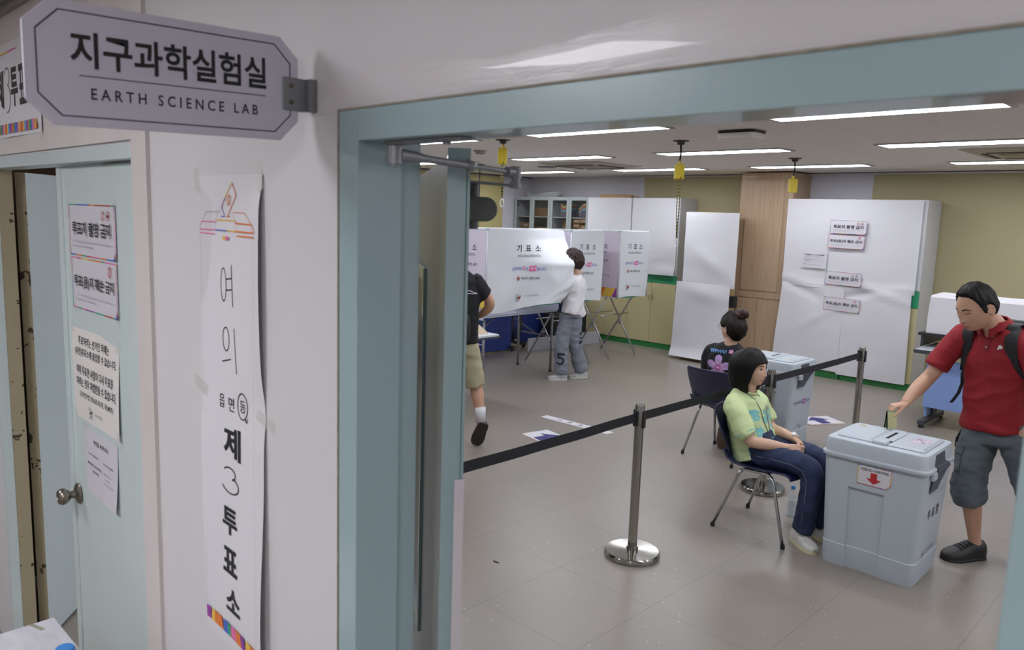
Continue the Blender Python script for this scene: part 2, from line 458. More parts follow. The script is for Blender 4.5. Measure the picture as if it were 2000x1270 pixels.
# vision panel in the leaf (room face), recessed look by a raised metal frame and dark glass
g = G()
u0, u1, z0, z1 = .47, .80, .89, 1.765
for a, b2, c, e in ((u0-.03, u0, z0-.03, z1+.03), (u1, u1+.03, z0-.03, z1+.03), (u0, u1, z0-.03, z0), (u0, u1, z1, z1+.03)):
    g.obox(Q+d*a+Z*c-nn*.008, d*(b2-a), nn*.008, Z*(e-c))
mk('glass_frame', g, teal, root, bevel=.001)
mk('glass_pane', G().obox(Q+d*u0+Z*z0-nn*.001, d*(u1-u0), nn*.001, Z*(z1-z0)), mat('dark_green_glass', '#2f4a45', .3), root)

# door closer: body on the far face of the leaf, forearm and main arm, bracket under the head of the frame
clm = mat('closer_grey_metal', '#8a8b8f', .38, metal=.35)
cld = mat('closer_dark_grey', '#4d514c', .5)
cl = thing('door_closer', 'grey door closer with a jointed arm at the top of the teal main door', 'door closer', Q+Z*1.95)
o0 = Q+nn*T_
g = G()
prof = [(0, -.024), (.044, -.024)]+[(.044+.024*math.sin(t), -.024*math.cos(t)) for t in [math.pi*k/12 for k in range(1, 12)]]+[(.044, .024), (0, .024)]
g.prism([o0+d*.09+nn*p+Z*(1.938+q) for p, q in prof], d*.19)
mk('body', g, cld, cl, smooth=35, bevel=.003)
g = G().cyl(o0+d*.15+nn*.022+Z*1.96, o0+d*.15+nn*.022+Z*1.990, .016); g.cyl(o0+d*.15+nn*.022+Z*1.898, o0+d*.15+nn*.022+Z*1.915, .016)
mk('spindle', g, cld, cl, smooth=40)
sp = o0+d*.15+nn*.022+Z*1.994
pv = V((-1.062, .803, 2.022)); el = V((-1.068, 1.10, 2.010))
g = G().box((-1.075, .79, 2.037), (-.885, .815, 2.0425))
g.cyl((-.93, .803, 2.033), (-.93, .803, 2.037), .007)
mk('soffit_bracket', g, clm, cl, bevel=.001)
g = G().cyl(pv-Z*.016, pv+Z*.014, .0125, n=20); g.cyl(pv-Z*.02, pv-Z*.016, .008)
dd = (el-pv).normalized()
g.tube([pv+dd*.008, pv+dd*.04+Z*.001, pv+dd*.07, pv+dd*.17], [.0115, .0095, .007, .0065], n=14)
g.tube([pv+dd*.165, pv+dd*.17, pv+dd*.182, pv+dd*.187], [.0065, .010, .010, .0065], n=8)
g.tube([pv+dd*.18, el-dd*.02], .0052, n=12)
g.tube([el-dd*.026, el-dd*.004], [.0095, .0095], n=12)
mk('main_arm', g, clm, cl, smooth=40)
g = G().cyl(el-Z*.010, el+Z*.012, .0115, n=18); g.cyl(el-Z*.020, el-Z*.010, .008); g.cyl(el-Z*.030, el-Z*.018, .011)
mk('elbow_joint', g, clm, cl, smooth=40)
g = G(); s2 = el-Z*.024; dd2 = (sp-s2).normalized(); sd = dd2.cross(Z).normalized()
g.obox(s2-sd*.008-Z*.004, (sp-s2), sd*.016, Z*.006)
mk('forearm', g, clm, cl, bevel=.001)

# ------------------------------------------------------------------ left doorway: frame, closed leaf, open leaf, store room
g = G()
g.box((-2.127, .766, 0), (-2.106, .85, 2.083)); g.box((-3.66, .766, 0), (-3.62, .80, 2.083)); g.box((-3.62, .766, 2.043), (-2.127, .85, 2.083))
g.box((-2.106, .764, 0), (-2.100, .77, 2.083))
struct('door_frame_2', g, mint, bevel=.001)
struct('trim_11', G().box((-3.66, .80, 0), (-3.618, .85, 2.043)), beige)
lf = struct('door_2', G().box((-2.868, .805, .012), (-2.128, .845, 2.036)), mint, bevel=.001)
mk('meeting_strip', G().box((-2.872, .799, .012), (-2.835, .805, 2.036)), mint, lf, bevel=.001)
kb = G().lathe([(0, 0), (.034, .0), (.036, .004), (.030, .010), (.014, .016), (.012, .030), (.020, .036), (.027, .046), (.028, .056), (.022, .066), (.012, .068), (.011, .066), (0, .066)], (-2.80, .805, .945), 32, (0, -1, 0))
mk('door_knob', kb, mat('brushed_steel', '#8c857c', .3, metal=.95), lf, smooth=50)
th2 = math.atan2(.65, -.76); d2 = V((math.cos(th2), math.sin(th2), 0)); n2_ = V((math.sin(th2), -math.cos(th2), 0)); P2 = V((-3.66, .905, 0))
lf2 = struct('door_3', G().obox(P2+Z*.012+d2*.002, d2*.73, -n2_*.04, Z*2.026), mint2, bevel=.001)
mk('door_edge', G().obox(P2+Z*.012, d2*.002, -n2_*.04, Z*2.026), beige, lf2)
brc = thing('tall_cabinet', 'tall dark brown cabinet just inside the left doorway, behind the open leaf', 'cabinet', (-5.15, 1.55, 0))
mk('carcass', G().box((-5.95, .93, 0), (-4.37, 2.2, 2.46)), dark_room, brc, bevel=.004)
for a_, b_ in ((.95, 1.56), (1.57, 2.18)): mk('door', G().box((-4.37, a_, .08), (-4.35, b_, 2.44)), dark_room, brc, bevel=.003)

# ------------------------------------------------------------------ ceiling lamps of the room (recessed LED panels in a grid)
led = mat('led_panel', '#f1f6ff', .5, emit=ROOM_LAMP)
frm = mat('lamp_frame', '#b9b7b6', .4)
rows = [('first row from the door', 2.98), ('second row', 4.975), ('third row', 7.05), ('row nearest the back wall', 9.10)]
xs = [-9.05, -6.80, -4.69, -2.47, -.25, 1.9]
proto = None
for ri, (rn, yy) in enumerate(rows):
    for ci, x0 in enumerate(xs):
        lbl = 'long recessed ceiling lamp, %s, column %s from the left wall' % (rn, ['first', 'second', 'third', 'fourth', 'fifth', 'sixth'][ci])
        if proto is None:
            proto = thing('ceiling_lamp', lbl, 'ceiling lamp', (x0, yy, ZC-.012), 'recessed ceiling lamps')
            c0_ = V((x0, yy, 0))
            mk('diffuser', G().box((x0, yy-.135, ZC-.010), (x0+1.34, yy+.135, ZC-.004)), led, proto)
            g = G()
            for a, b2 in (((x0-.03, yy-.160), (x0+1.37, yy-.135)), ((x0-.03, yy+.135), (x0+1.37, yy+.160)), ((x0-.03, yy-.135), (x0, yy+.135)), ((x0+1.34, yy-.135), (x0+1.37, yy+.135))):
                g.box((*a, ZC-.012), (*b2, ZC-.001))
            mk('frame', g, frm, proto)
        else:
            dup(proto, (x0, yy, ZC-.012), lbl)
# corridor lamps behind and beside the camera, the rightmost added to brighten the sign
hled = mat('corridor_led_panel', '#f8f9ff', .5, emit=HALL_LAMP)
for i, (x0, y0_) in enumerate(((-4.1, -.8), (-1.9, -.8), (.15, -1.2), (1.9, -.9))):
    t = thing('ceiling_lamp', ['square corridor ceiling lamp beyond the left doorway', 'square corridor ceiling lamp before the banner wall', 'square corridor ceiling lamp opposite the main doorway', 'added unseen square corridor lamp farthest right, brightening the room sign'][i], 'ceiling lamp', (x0, y0_, 2.57), 'corridor ceiling lamps')
    mk('diffuser', G().box((x0-.3, y0_-.3, 2.572), (x0+.3, y0_+.3, 2.578)), hled, t)
    g = G()
    for a, b2 in (((-.33, -.33), (.33, -.3)), ((-.33, .3), (.33, .33)), ((-.33, -.3), (-.3, .3)), ((.3, -.3), (.33, .3))):
        g.box((x0+a[0], y0_+a[1], 2.57), (x0+b2[0], y0_+b2[1], 2.584))
    mk('frame', g, frm, t)
# ------------------------------------------------------------------ projecting room sign
sgm = mat('lilac_sign_face', '#c6c3d0', .45); sge = mat('sign_edge_pale', '#c9c5cc', .5)
SX = -1.263
def chamfer(y0, y1, z0, z1, c, sh):   # outline in the (y, z) plane, sheared slightly upwards towards the wall
    pts = [(y0+c, z0), (y1-c, z0), (y1, z0+c), (y1, z1-c), (y1-c, z1), (y0+c, z1), (y0, z1-c), (y0, z0+c)]
    return [(y, z+(y-.534)*sh) for y, z in pts]
SH = .030
out = chamfer(.318, .742, 2.040, 2.214, .034, SH)
sign = mk('room_sign', G().prism([V((SX+.0, y, z)) for y, z in out], (-.006, 0, 0)), [sgm], loc=(SX, .534, 2.04), bevel=.0008)
tag(sign, 'pale lilac octagonal room sign projecting from the corridor wall between the two doorways', 'sign')
def PS(u, v, e): return V((SX+e, .318+u, 2.040+v+(.318+u-.534)*SH))
g = G()
a = chamfer(.333, .727, 2.053, 2.201, .030, SH); b2 = chamfer(.3348, .7252, 2.0548, 2.1992, .0293, SH)
for k in range(8):
    l = (k+1) % 8
    g.quad(V((SX+.0006, *a[k])), V((SX+.0006, *a[l])), V((SX+.0006, *b2[l])), V((SX+.0006, *b2[k])))
navy = mat('dark_navy_line', '#26253f', .5)
mk('border_line', g, navy, sign)
prints(sign, [('t', '지구과학실험실', .211, .109, .304, .052, .022, 'k'), ('r', .070, .0715, .362, .0728, 'k'),
              ('t', 'E A R T H   S C I E N C E   L A B', .216, .0475, .262, .0165, .012, 'k')], PS, COL)
br = thing('sign_bracket', 'grey metal bracket with two screws holding the lilac room sign to the wall', 'bracket', (SX+.003, .748, 2.09))
g = G(); g.box((SX+.0012, .712, 2.098), (SX+.0035, .752, 2.154)); g.box((SX-.009, .712, 2.098), (SX-.0065, .752, 2.154)); g.box((SX-.009, .752, 2.098), (SX+.0035, .7545, 2.154))
g.box((SX+.0, .7545, 2.098), (SX+.018, .7695, 2.154))
mk('clip_plate', g, mat('zinc_grey', '#87898c', .4, metal=.7), br, bevel=.0008)
for zz in (2.112, 2.140):
    g = G().lathe([(0, 0), (.0042, 0), (.0040, .0016), (.0015, .0022), (0, .0018)], (SX+.0035, .727, zz), 14, (1, 0, 0))
    mk('screw', g, mat('brass_screw', '#6e6553', .4, metal=.8), br, smooth=50)

# ------------------------------------------------------------------ paper stock
paper = mat('matt_white_paper', '#d3d1d5', .7, bump=(7, .05))
paper2 = mat('cream_white_paper', '#d4cfcb', .7, bump=(7, .05))
lamin = mat('laminated_white_paper', '#d0cdd3', .35, bump=(7, .05))
tape_c = mat('clear_tape', '#e3e5e0', .12, alpha=.18, bump=(80, .6))
tape_y = mat('masking_tape', '#dedbd0', .35, alpha=.28)
def sheet(name, label, cat, o, U, Vv, w_, h_, m=None, items=(), group=None, nu=2, nv=2, wav=None, eps=.0008, cols=COL, seed=0, smooth=True, cut=None):
    o, U, Vv = V(o), V(U).normalized(), V(Vv).normalized(); N = U.cross(Vv).normalized()
    f = wav or (lambda u, v: 0)
    P = lambda u, v, e: o+U*u+Vv*v+N*(f(u/w_, v/h_)+e)
    g = G().grid(lambda s, t: P(s*w_, t*h_, 0), nu, nv)
    ob = mk(name, g, m or paper, loc=o, smooth=smooth)
    tag(ob, label, cat, group)
    if items: prints(ob, items, P, cols, eps)
    return ob, P

# election notices (0.45 x 0.165 m layouts)
def notice_items(kind, w_, h_, seed=1):
    it = []
    b_ = h_*.022
    it += band(0, h_-b_, w_, h_, 9, seed)+band(0, 0, w_, b_, 9, seed+1)+band(0, 0, b_, h_, 5, seed+2, False)+band(w_-b_, 0, w_, h_, 5, seed+3, False)
    it += [('p', [(w_-h_*.14, 0), (w_, 0), (w_, h_*.17)], 'blu'), ('p', [(w_-h_*.045, h_*.07), (w_, 0), (w_, h_*.17)], 'org')]
    def ban(cx, cy, r, cam_=False):
        o_ = [('o', cx, cy, r, r, r*.16, 'red')]
        if cam_: o_ += [('r', cx-r*.5, cy-r*.35, cx+r*.5, cy+r*.3, 'mrn'), ('d', cx, cy, r*.22, 'wht')]
        else: o_ += [('l', [(cx-r*.3, cy+r*.5), (cx+r*.35, cy+r*.5), (cx+r*.35, cy-r*.5), (cx-r*.3, cy-r*.5)], r*.1, 'red'), ('l', [(cx+r*.62, cy+r*.62), (cx-r*.62, cy-r*.62)], r*.14, 'red')]
        return o_
    if kind == 'photo':
        it += ban(w_*.76, h_*.80, h_*.085)+ban(w_*.865, h_*.80, h_*.085, True)
        it += [('t', '투표지 촬영 금지', w_*.50, h_*.53, w_*.82, h_*.27, .018, 'k')]
    else:
        it += ban(w_*.86, h_*.83, h_*.10)
        it += [('t', '투표(용)지 훼손 금지', w_*.50, h_*.53, w_*.88, h_*.27, .018, 'k')]
    it += fineprint(w_*.09, w_*.90, h_*.28, h_*.035, 'lgr', seed)+fineprint(w_*.09, w_*.52, h_*.20, h_*.035, 'lgr', seed+5)
    return it
def tapes(parent, P, spots, m=tape_c):
    for (u, v, a, b2, rot) in spots:
        c_, s_ = math.cos(rot), math.sin(rot)
        g = G().add([P(u+x*c_-y*s_, v+x*s_+y*c_, .0011) for x, y in ((-a/2, -b2/2), (a/2, -b2/2), (a/2, b2/2), (-a/2, b2/2))], [(0, 1, 2, 3)])
        mk('tape', g, m, parent)

# notices on the closed mint leaf
UX, UZ = (1, 0, 0), (0, 0, 1)
curl = lambda u, v: .0012+.006*max(0, u-.8)
o1, P = sheet('notice', 'laminated ballot-photography ban notice at the top of the mint door', 'notice', (-2.770, .8048, 1.760), UX, UZ, .412, .160, lamin, notice_items('photo', .412, .160, 11), 'notices taped to the mint door', 8, 4, wav=curl)
tapes(o1, P, [(.0, .145, .02, .06, .1), (.405, .165, .03, .03, .4), (.0, .0, .02, .05, 0), (.412, .14, .02, .04, .2)])
o1, P = sheet('notice', 'laminated ballot-damage ban notice directly under the photography ban on the mint door', 'notice', (-2.762, .8048, 1.590), UX, UZ, .402, .163, lamin, notice_items('damage', .402, .163, 31), 'notices taped to the mint door', 8, 4, wav=curl)
tapes(o1, P, [(.01, .0, .03, .03, .5), (.402, .01, .03, .04, -.3), (.4, -.02, .03, .04, .5)])
cw = .415; ch = .300
it = [('t', '투표하려는 선거인 외에는', .200, .262, .275, .029, .012, 'k'), ('t', '(사전)투표소에 출입할 수 없습니다.', .212, .223, .365, .031, .012, 'k'),
      ('t', '이미 투표한 사람이 다시 투표를', .205, .165, .330, .031, .012, 'k'), ('t', '하려는 경우 처벌받을 수 있습니다.', .215, .125, .360, .031, .012, 'k'),
      ('t', '(공직선거법 제163조제1항, 제248조)', .215, .083, .310, .024, .004, 'k'), ('t', '선거관리위원회', .232, .038, .07, .011, .0, 'gry')]
def emblem(cx, cy, r, a='k', b2='gry'):   # round commission emblem: open ring with a tick and a base line
    o_ = []
    for k in range(16):
        t0, t1 = math.radians(130+k*17), math.radians(130+(k+1)*17)
        o_.append(('l', [(cx+r*math.cos(t0), cy+r*math.sin(t0)), (cx+r*math.cos(t1), cy+r*math.sin(t1))], r*.10, a))
    o_ += [('p', [(cx-r*.7, cy+r*.9), (cx-r*.15, cy+r*.1), (cx+r*.1, cy+r*.25), (cx-r*.2, cy+r*.5)], b2), ('p', [(cx-r*.3, cy-r*.1), (cx+r*.1, cy-r*.75), (cx+r*.9, cy+r*.2), (cx+r*.2, cy-r*.05)], a), ('l', [(cx-r*.9, cy-r*1.25), (cx+r*.9, cy-r*1.25)], r*.13, a)]
    return o_
it += emblem(.163, .042, .017)
o1, P = sheet('poster', 'cream notice on who may enter the polling place, middle of the mint door', 'poster', (-2.793, .8048, 1.223), UX, UZ, cw, ch, paper2, it, None, 8, 6, wav=lambda u, v: .0012+.004*u*(1-v)+.003*math.sin(3*v+u))
tapes(o1, P, [(.0, .30, .03, .04, .4), (.405, .292, .04, .05, .5), (.0, .0, .03, .05, .2), (.41, .0, .04, .05, -.3)])
it = [('t', '여의동 제3투표소', .150, .178, .135, .016, .012, 'k'), ('t', '화랑아파트, 대교아파트,', .085, .098, .135, .010, .010, 'k'), ('t', '한양아파트', .095, .078, .06, .010, .010, 'k')]
it += fineprint(.03, .12, .132, .007, 'gry', 3)+fineprint(.17, .255, .128, .007, 'gry', 4)+fineprint(.175, .25, .098, .006, 'lgr', 5)+fineprint(.185, .23, .083, .006, 'lgr', 6)+fineprint(.18, .255, .068, .006, 'lgr', 7)
o1, P = sheet('printed_sheet', 'small white printed sheet, lowest of the papers on the mint door above the knob', 'sheet', (-2.712, .8048, .985), UX, UZ, .295, .215, lamin, it, None, 6, 4, wav=lambda u, v: .0012+.012*u*(1-v)**2)
tapes(o1, P, [(.0, .215, .03, .03, .4), (.14, .005, .02, .02, 0)], tape_y)

# long vertical banner between the doorways
BW, BX, BZ0, BZ1 = .300, -1.742, .915, 1.993
BH = BZ1-BZ0
def bf(u, v):
    t = 1-v
    k = math.exp(-((v-.545)/.05)**2)   # held flat by tape half way up
    k2 = min(1, (1-v)/.06)
    return .0015+(1-k)*k2*(.011*u**2*(1+.5*math.sin(9*v+1))+.004*math.sin(6*v+.5)*(u-.2)+.005*(1-u)**3*math.sin(5*v))
it = []
def B(x, z): return (x-BX, z-BZ0)
def bt(txt, x0, x1, z0, z1, bold, key='k'): return ('t', txt, (x0+x1)/2-BX, (z0+z1)/2-BZ0, x1-x0, z1-z0, bold, key)
def hand(strokes, wd): return [('l', [B(*p) for p in st], wd, 'k') for st in strokes]
def arc(cx, cz, rx, rz, a0, a1, n=18): return [(cx+rx*math.cos(math.radians(a0+(a1-a0)*k/n)), cz+rz*math.sin(math.radians(a0+(a1-a0)*k/n))) for k in range(n+1)]
it += hand([arc(-1.618, 1.759, .014, .036, 100, 455), [(-1.602, 1.772), (-1.578, 1.775)], [(-1.603, 1.748), (-1.577, 1.751)], [(-1.576, 1.803), (-1.572, 1.715)]], .0032)
it += hand([arc(-1.610, 1.640, .016, .026, 95, 450), [(-1.630, 1.588), (-1.588, 1.598)], [(-1.568, 1.668), (-1.562, 1.570)]], .0030)
it += [bt('읍', -1.651, -1.626, 1.482, 1.513, .006), bt('면', -1.606, -1.580, 1.480, 1.512, .006), bt('동', -1.553, -1.527, 1.487, 1.514, .006)]
it += hand([arc(-1.541, 1.501, .0225, .029, 120, 490), [(-1.530, 1.476), (-1.522, 1.469), (-1.519, 1.478)]], .0028)
it += [bt('제', -1.630, -1.549, 1.372, 1.445, .030), bt('투', -1.640, -1.567, 1.192, 1.256, .030), bt('표', -1.640, -1.567, 1.098, 1.160, .030), bt('소', -1.628, -1.554, 1.008, 1.064, .030)]
it += hand([arc(-1.603, 1.336, .028, .014, 150, -60)+arc(-1.600, 1.310, .040, .019, 70, -160)], .0032)
# ballot box drawing
def bl(pts, wd, key): return ('l', [B(*p) for p in pts], wd, key)
it += [bl([(-1.620, 1.926), (-1.598, 1.952), (-1.571, 1.977)], .0022, 'yel'), bl([(-1.620, 1.926), (-1.603, 1.945)], .0024, 'pur'), bl([(-1.571, 1.977), (-1.548, 1.950)], .0024, 'org'), bl([(-1.548, 1.950), (-1.590, 1.907)], .0024, 'org'), bl([(-1.620, 1.926), (-1.606, 1.909)], .0022, 'pur'),
       ('o', -1.585-BX, 1.941-BZ0, .010, .0115, .0022, 'org'), bl([(-1.585, 1.951), (-1.585, 1.932)], .0016, 'org'), bl([(-1.585, 1.942), (-1.579, 1.935)], .0020, 'org'),
       bl([(-1.620, 1.906), (-1.604, 1.906)], .0022, 'blu'), bl([(-1.592, 1.906), (-1.576, 1.906)], .0022, 'org'),
       bl([(-1.700, 1.915), (-1.632, 1.915)], .0012, 'gry'), bl([(-1.700, 1.915), (-1.725, 1.893)], .0014, 'gry'), bl([(-1.560, 1.915), (-1.505, 1.915), (-1.470, 1.890)], .0014, 'org'),
       bl([(-1.725, 1.893), (-1.652, 1.893)], .0026, 'pnk'), bl([(-1.650, 1.898), (-1.550, 1.898)], .0024, 'yel'), bl([(-1.548, 1.893), (-1.470, 1.892)], .0030, 'org'),
       bl([(-1.735, 1.875), (-1.650, 1.876)], .0026, 'pnk'), bl([(-1.650, 1.876), (-1.590, 1.876)], .0026, 'blu'), bl([(-1.590, 1.876), (-1.550, 1.876)], .0026, 'yel'), bl([(-1.550, 1.876), (-1.462, 1.876)], .0030, 'org'),
       bl([(-1.735, 1.867), (-1.658, 1.867)], .0026, 'pnk'), bl([(-1.540, 1.867), (-1.462, 1.867)], .0028, 'org'), bl([(-1.725, 1.893), (-1.735, 1.882), (-1.735, 1.874)], .0022, 'pnk'), bl([(-1.470, 1.891), (-1.461, 1.880), (-1.461, 1.876)], .0024, 'org'),
       bl([(-1.650, 1.898), (-1.652, 1.877)], .0010, 'gry'), bl([(-1.550, 1.898), (-1.548, 1.877)], .0012, 'org'), bl([(-1.632, 1.915), (-1.650, 1.898)], .0010, 'gry'), bl([(-1.565, 1.915), (-1.550, 1.898)], .0010, 'org'), bl([(-1.632, 1.918), (-1.620, 1.918)], .0010, 'gry'),
       ('r', -1.612-BX, 1.856-BZ0, -1.598-BX, 1.864-BZ0, 'yel'), ('r', -1.598-BX, 1.856-BZ0, -1.584-BX, 1.864-BZ0, 'pnk'),
       bl([(-1.733, 1.866), (-1.733, .978)], .0008, 'gry'), bl([(-1.463, 1.866), (-1.463, .978)], .0008, 'gry')]
rs = random.Random(9); x = -1.733; k = 0
while x < -1.463:
    wd = rs.uniform(.016, .034); x2 = min(-1.463, x+wd); sl = rs.uniform(-.012, .012)
    it.append(('p', [B(x, .947), B(x2, .947), B(min(-1.463, x2+sl), .977), B(max(-1.733, x+sl*.6), .977)], ['pur', 'yel', 'org', 'org', 'blu', 'grn', 'pnk', 'org'][k % 8])); x = x2; k += 1
ban, P = sheet('banner', 'long white vertical banner with the polling place name taped between the two doorways', 'banner', (BX, .7698, BZ0), UX, UZ, BW, BH, paper, it, None, 16, 60, wav=lambda u, v: bf(u, v), eps=.0005)
tapes(ban, P, [(.0, 1.06, .025, .07, .1), (.285, 1.075, .025, .07, .5), (.0, .60, .07, .03, -.3), (.30, .575, .075, .025, -.25)], tape_y)

# poster over the left doorway, partly behind the projecting sign
it = [('t', '제', .465-.40+.0, .165, .078, .130, .03, 'k'), ('t', '투', .285, .165, .085, .130, .03, 'k'), ('t', '표', .385, .165, .085, .130, .03, 'k'), ('t', '소', .485, .165, .085, .130, .03, 'k')]
it[0] = ('t', '제', .115, .165, .085, .130, .03, 'k')
def P3(pts): return [(u, v) for u, v in pts]
it += [('l', [(.200+.030*math.cos(math.radians(a)), .205+.030*math.sin(math.radians(a))) for a in range(150, -80, -15)]+[(.200+.036*math.cos(math.radians(a)), .130+.046*math.sin(math.radians(a))) for a in range(80, -110, -15)], .0035, 'k')]
it += [('o', .035, .075, .030, .045, .003, 'k'), ('t', '동', .035, .075, .035, .035, .008, 'k'), ('l', [(0, .285), (.26, .286)], .005, 'yel'), ('l', [(.12, .286), (.56, .287)], .0055, 'pnk')]
rs = random.Random(12); x = 0.0
cc = ['red', 'yel', 'sky', 'pur', 'org', 'grn', 'blu', 'pnk', 'yel', 'org']
for k in range(30):
    x2 = x+rs.uniform(.012, .028)
    if x2 > .57: break
    it.append(('p', [(x, .012), (x2+rs.uniform(-.004, .004), .012), (x2, .045), (x+rs.uniform(0, .01), .045)], cc[k % 10])); x = x2
pst, P = sheet('poster', 'wide white polling place poster above the left doorway, half hidden by the projecting sign', 'poster', (-3.42, .7598, 2.145), UX, UZ, .585, .315, paper, it, None, 10, 4, wav=lambda u, v: .0012+.004*math.sin(4*u+2*v)**2)
tapes(pst, P, [(.02, .01, .03, .05, .0), (.575, .0, .03, .05, .1), (.09, .02, .006, .28, .02)])

# marble-topped table in the corridor
marble = mat('white_marble_laminate', '#d3d1d6', .35, var=(6, .7, '#a9a5ae', (1, 3, 1)))
t = thing('hallway_table', 'white marble-patterned table standing in the corridor before the left doorway', 'table', (-2.12, .30, 0))
mk('table_top', G().box((-2.42, .0, .692), (-1.82, .612, .72)), marble, t, bevel=.003)
for x, y in ((-2.38, .04), (-1.86, .04), (-2.38, .57), (-1.86, .57)):
    mk('leg', G().box((x-.018, y-.018, 0), (x+.018, y+.018, .692)), alu, t, bevel=.002)
g = G().add([V((-2.415+x, .545+y, .7206)) for x, y in ((0, 0), (.055, .018), (.051, .030), (-.004, .012))], [(0, 1, 2, 3)])
tp = mk('tape_strip', g, mat('dirty_clear_tape', '#a7a593', .2, alpha=.8), t)
g = G().lathe([(0, 0), (.022, 0), (.024, .004), (.024, .016), (.021, .020), (0, .020)], (-2.19, .575, .72), 28)
cp = mk('bottle_cap', g, mat('blue_plastic', '#3f86cf', .35), smooth=40)
tag(cp, 'small blue plastic cap lying at the far corner of the marble-patterned corridor table', 'cap')
# ------------------------------------------------------------------ back wall cabinets
cabw = mat('white_cabinet_laminate', '#c6c7c9', .4)
cabg = mat('grey_cabinet_frame', '#9fa6a6', .45)
green = mat('green_cabinet_panel', '#2f9468', .4)
green2 = mat('green_kickboard', '#2a7a3e', .45)
cream = mat('cream_cabinet_door', '#c3b98f', .45, var=(2, .2, '#b5aa80'))
glass = mat('cabinet_glass', '#3c4040', .03, trans=.0, alpha=.20, spec=.3)  # shade inside the cabinets put into the glass as a dark tint
seamd = mat('shadow_seam', '#55585a', .7)
card = mat('cardboard', '#a07d50', .7, var=(4, .3, '#8c6a40'))
woodb = mat('orange_wood_drawer', '#b07a3a', .5, var=(3, .5, '#96622a', (1, 1, 8)))
chrome = mat('chrome', '#b9bbbd', .12, metal=1.0)
FY = 9.93
def handle(x, z, par, y=FY, L_=.1):
    g = G().tube([V((x, y, z-L_/2)), V((x, y-.022, z-L_/2+.01)), V((x, y-.026, z)), V((x, y-.022, z+L_/2-.01)), V((x, y, z+L_/2))], .006, 8)
    mk('handle', g, chrome, par, smooth=True)
def cabinet(x0, x1, upper, label, y=FY, depth=.45, split=1.12, pulls=True):
    t = thing('storage_cabinet', label, 'cabinet', ((x0+x1)/2, y+depth/2, 0), 'storage cabinets along the back wall')
    a, b2 = x0+.002, x1-.002
    g = G()
    g.box((a, y+.02, .08), (a+.018, y+depth, 2.27)); g.box((b2-.018, y+.02, .08), (b2, y+depth, 2.27)); g.box((a+.018, y+.02, 2.25), (b2-.018, y+depth, 2.27))
    g.box((a+.018, y+depth-.01, .08), (b2-.018, y+depth, 2.25)); g.box((a+.018, y+.02, .08), (b2-.018, y+depth-.01, .098))
    mk('body', g, cabw, t)
    for zz in (1.14, 1.56, 1.925):
        mk('shelf', G().box((a+.018, y+.03, zz), (b2-.018, y+depth-.01, zz+.018)), cabw, t)
    mk('kickboard', G().box((a, y+.01, 0), (b2, y+depth, .08)), green2, t)
    xm = (a+b2)/2
    for s, (p, q) in enumerate(((a, xm-.002), (xm+.002, b2))):
        mk('drawer', G().box((p, y, 1.0), (q, y+.02, split)), green, t, bevel=.002)
        dd_ = mk('lower_door', G().box((p, y, .085), (q, y+.02, .995)), cream, t, bevel=.002)
        if pulls: handle(q-.035 if s == 0 else p+.035, .80, dd_, y)
        if upper == 'glass':
            g = G(); fw = .05
            g.box((p, y, split+.005), (p+fw, y+.02, 2.265)); g.box((q-fw, y, split+.005), (q, y+.02, 2.265)); g.box((p+fw, y, split+.005), (q-fw, y+.02, split+.055)); g.box((p+fw, y, 2.215), (q-fw, y+.02, 2.265))
            df = mk('glass_door', g, cabg, t, bevel=.002)
            mk('pane', G().box((p+fw, y+.008, split+.055), (q-fw, y+.012, 2.215)), glass, df)
            mk('hinge', G().box((p+fw-.005 if s == 0 else q-fw-.02, y+.02, 2.12), (p+fw+.02 if s == 0 else q-fw+.005, y+.04, 2.15)), groove_m, df)
        else:
            mk('upper_door', G().box((p, y, split+.005), (q, y+.02, 2.265)), cabw, t, bevel=.002)
    return t
cabinet(-9.64, -8.80, 'glass', 'glass-fronted cabinet in the far left corner holding cardboard boxes')
cabinet(-8.80, -7.97, 'glass', 'glass-fronted cabinet holding the striped wavy geology models')
cabinet(-7.97, -7.10, 'solid', 'paper-covered white cabinet just right of the glass-fronted cabinets')
cabinet(-7.10, -6.25, 'solid', 'white cabinet with cream lower doors, right end of the left cabinet row')
# things inside and on top of the cabinets
def crate(x0, x1, y0, y1, z0, z1, label, m=card, name='cardboard_box', cat='box', lines=True):
    o = mk(name, G().box((x0, y0, z0), (x1, y1, z1)), m, bevel=.003)
    tag(o, label, cat)
    if lines:
        mk('label_sticker', G().box(((x0+x1)/2-.05, y0-.001, (z0+z1)/2-.012), ((x0+x1)/2+.05, y0, (z0+z1)/2+.012)), mat('sticker_white', '#c9c6bd', .6), o)
    return o
crate(-9.30, -8.86, 10.05, 10.32, 1.944, 2.09, 'long flat cardboard box on the upper shelf of the far left glass cabinet', lines=False)
crate(-9.54, -9.30, 10.0, 10.3, 1.735, 1.83, 'topmost of two small cardboard boxes stacked lower left in the corner glass cabinet')
crate(-9.54, -9.30, 10.0, 10.3, 1.60, 1.733, 'lower small cardboard box stacked in the corner glass cabinet')
crate(-9.18, -8.88, 10.0, 10.3, 1.578, 1.76, 'cardboard box behind the second glass door from the left corner')
crate(-8.66, -8.48, 10.1, 10.3, 1.578, 1.88, 'dim brown carton behind the third glass door', lines=False)
k = 0
for (x0, x1, z0, z1, lb) in ((-8.33, -8.19, 1.85, 1.915, 'uppermost'), (-8.33, -8.19, 1.765, 1.84, 'middle'), (-8.33, -8.19, 1.68, 1.755, 'lowest')):
    o = crate(x0, x1, 9.99, 10.25, z0, z1, '%s orange wooden sample drawer at the left behind the fourth glass door' % lb, woodb, 'sample_drawer', 'drawer box')
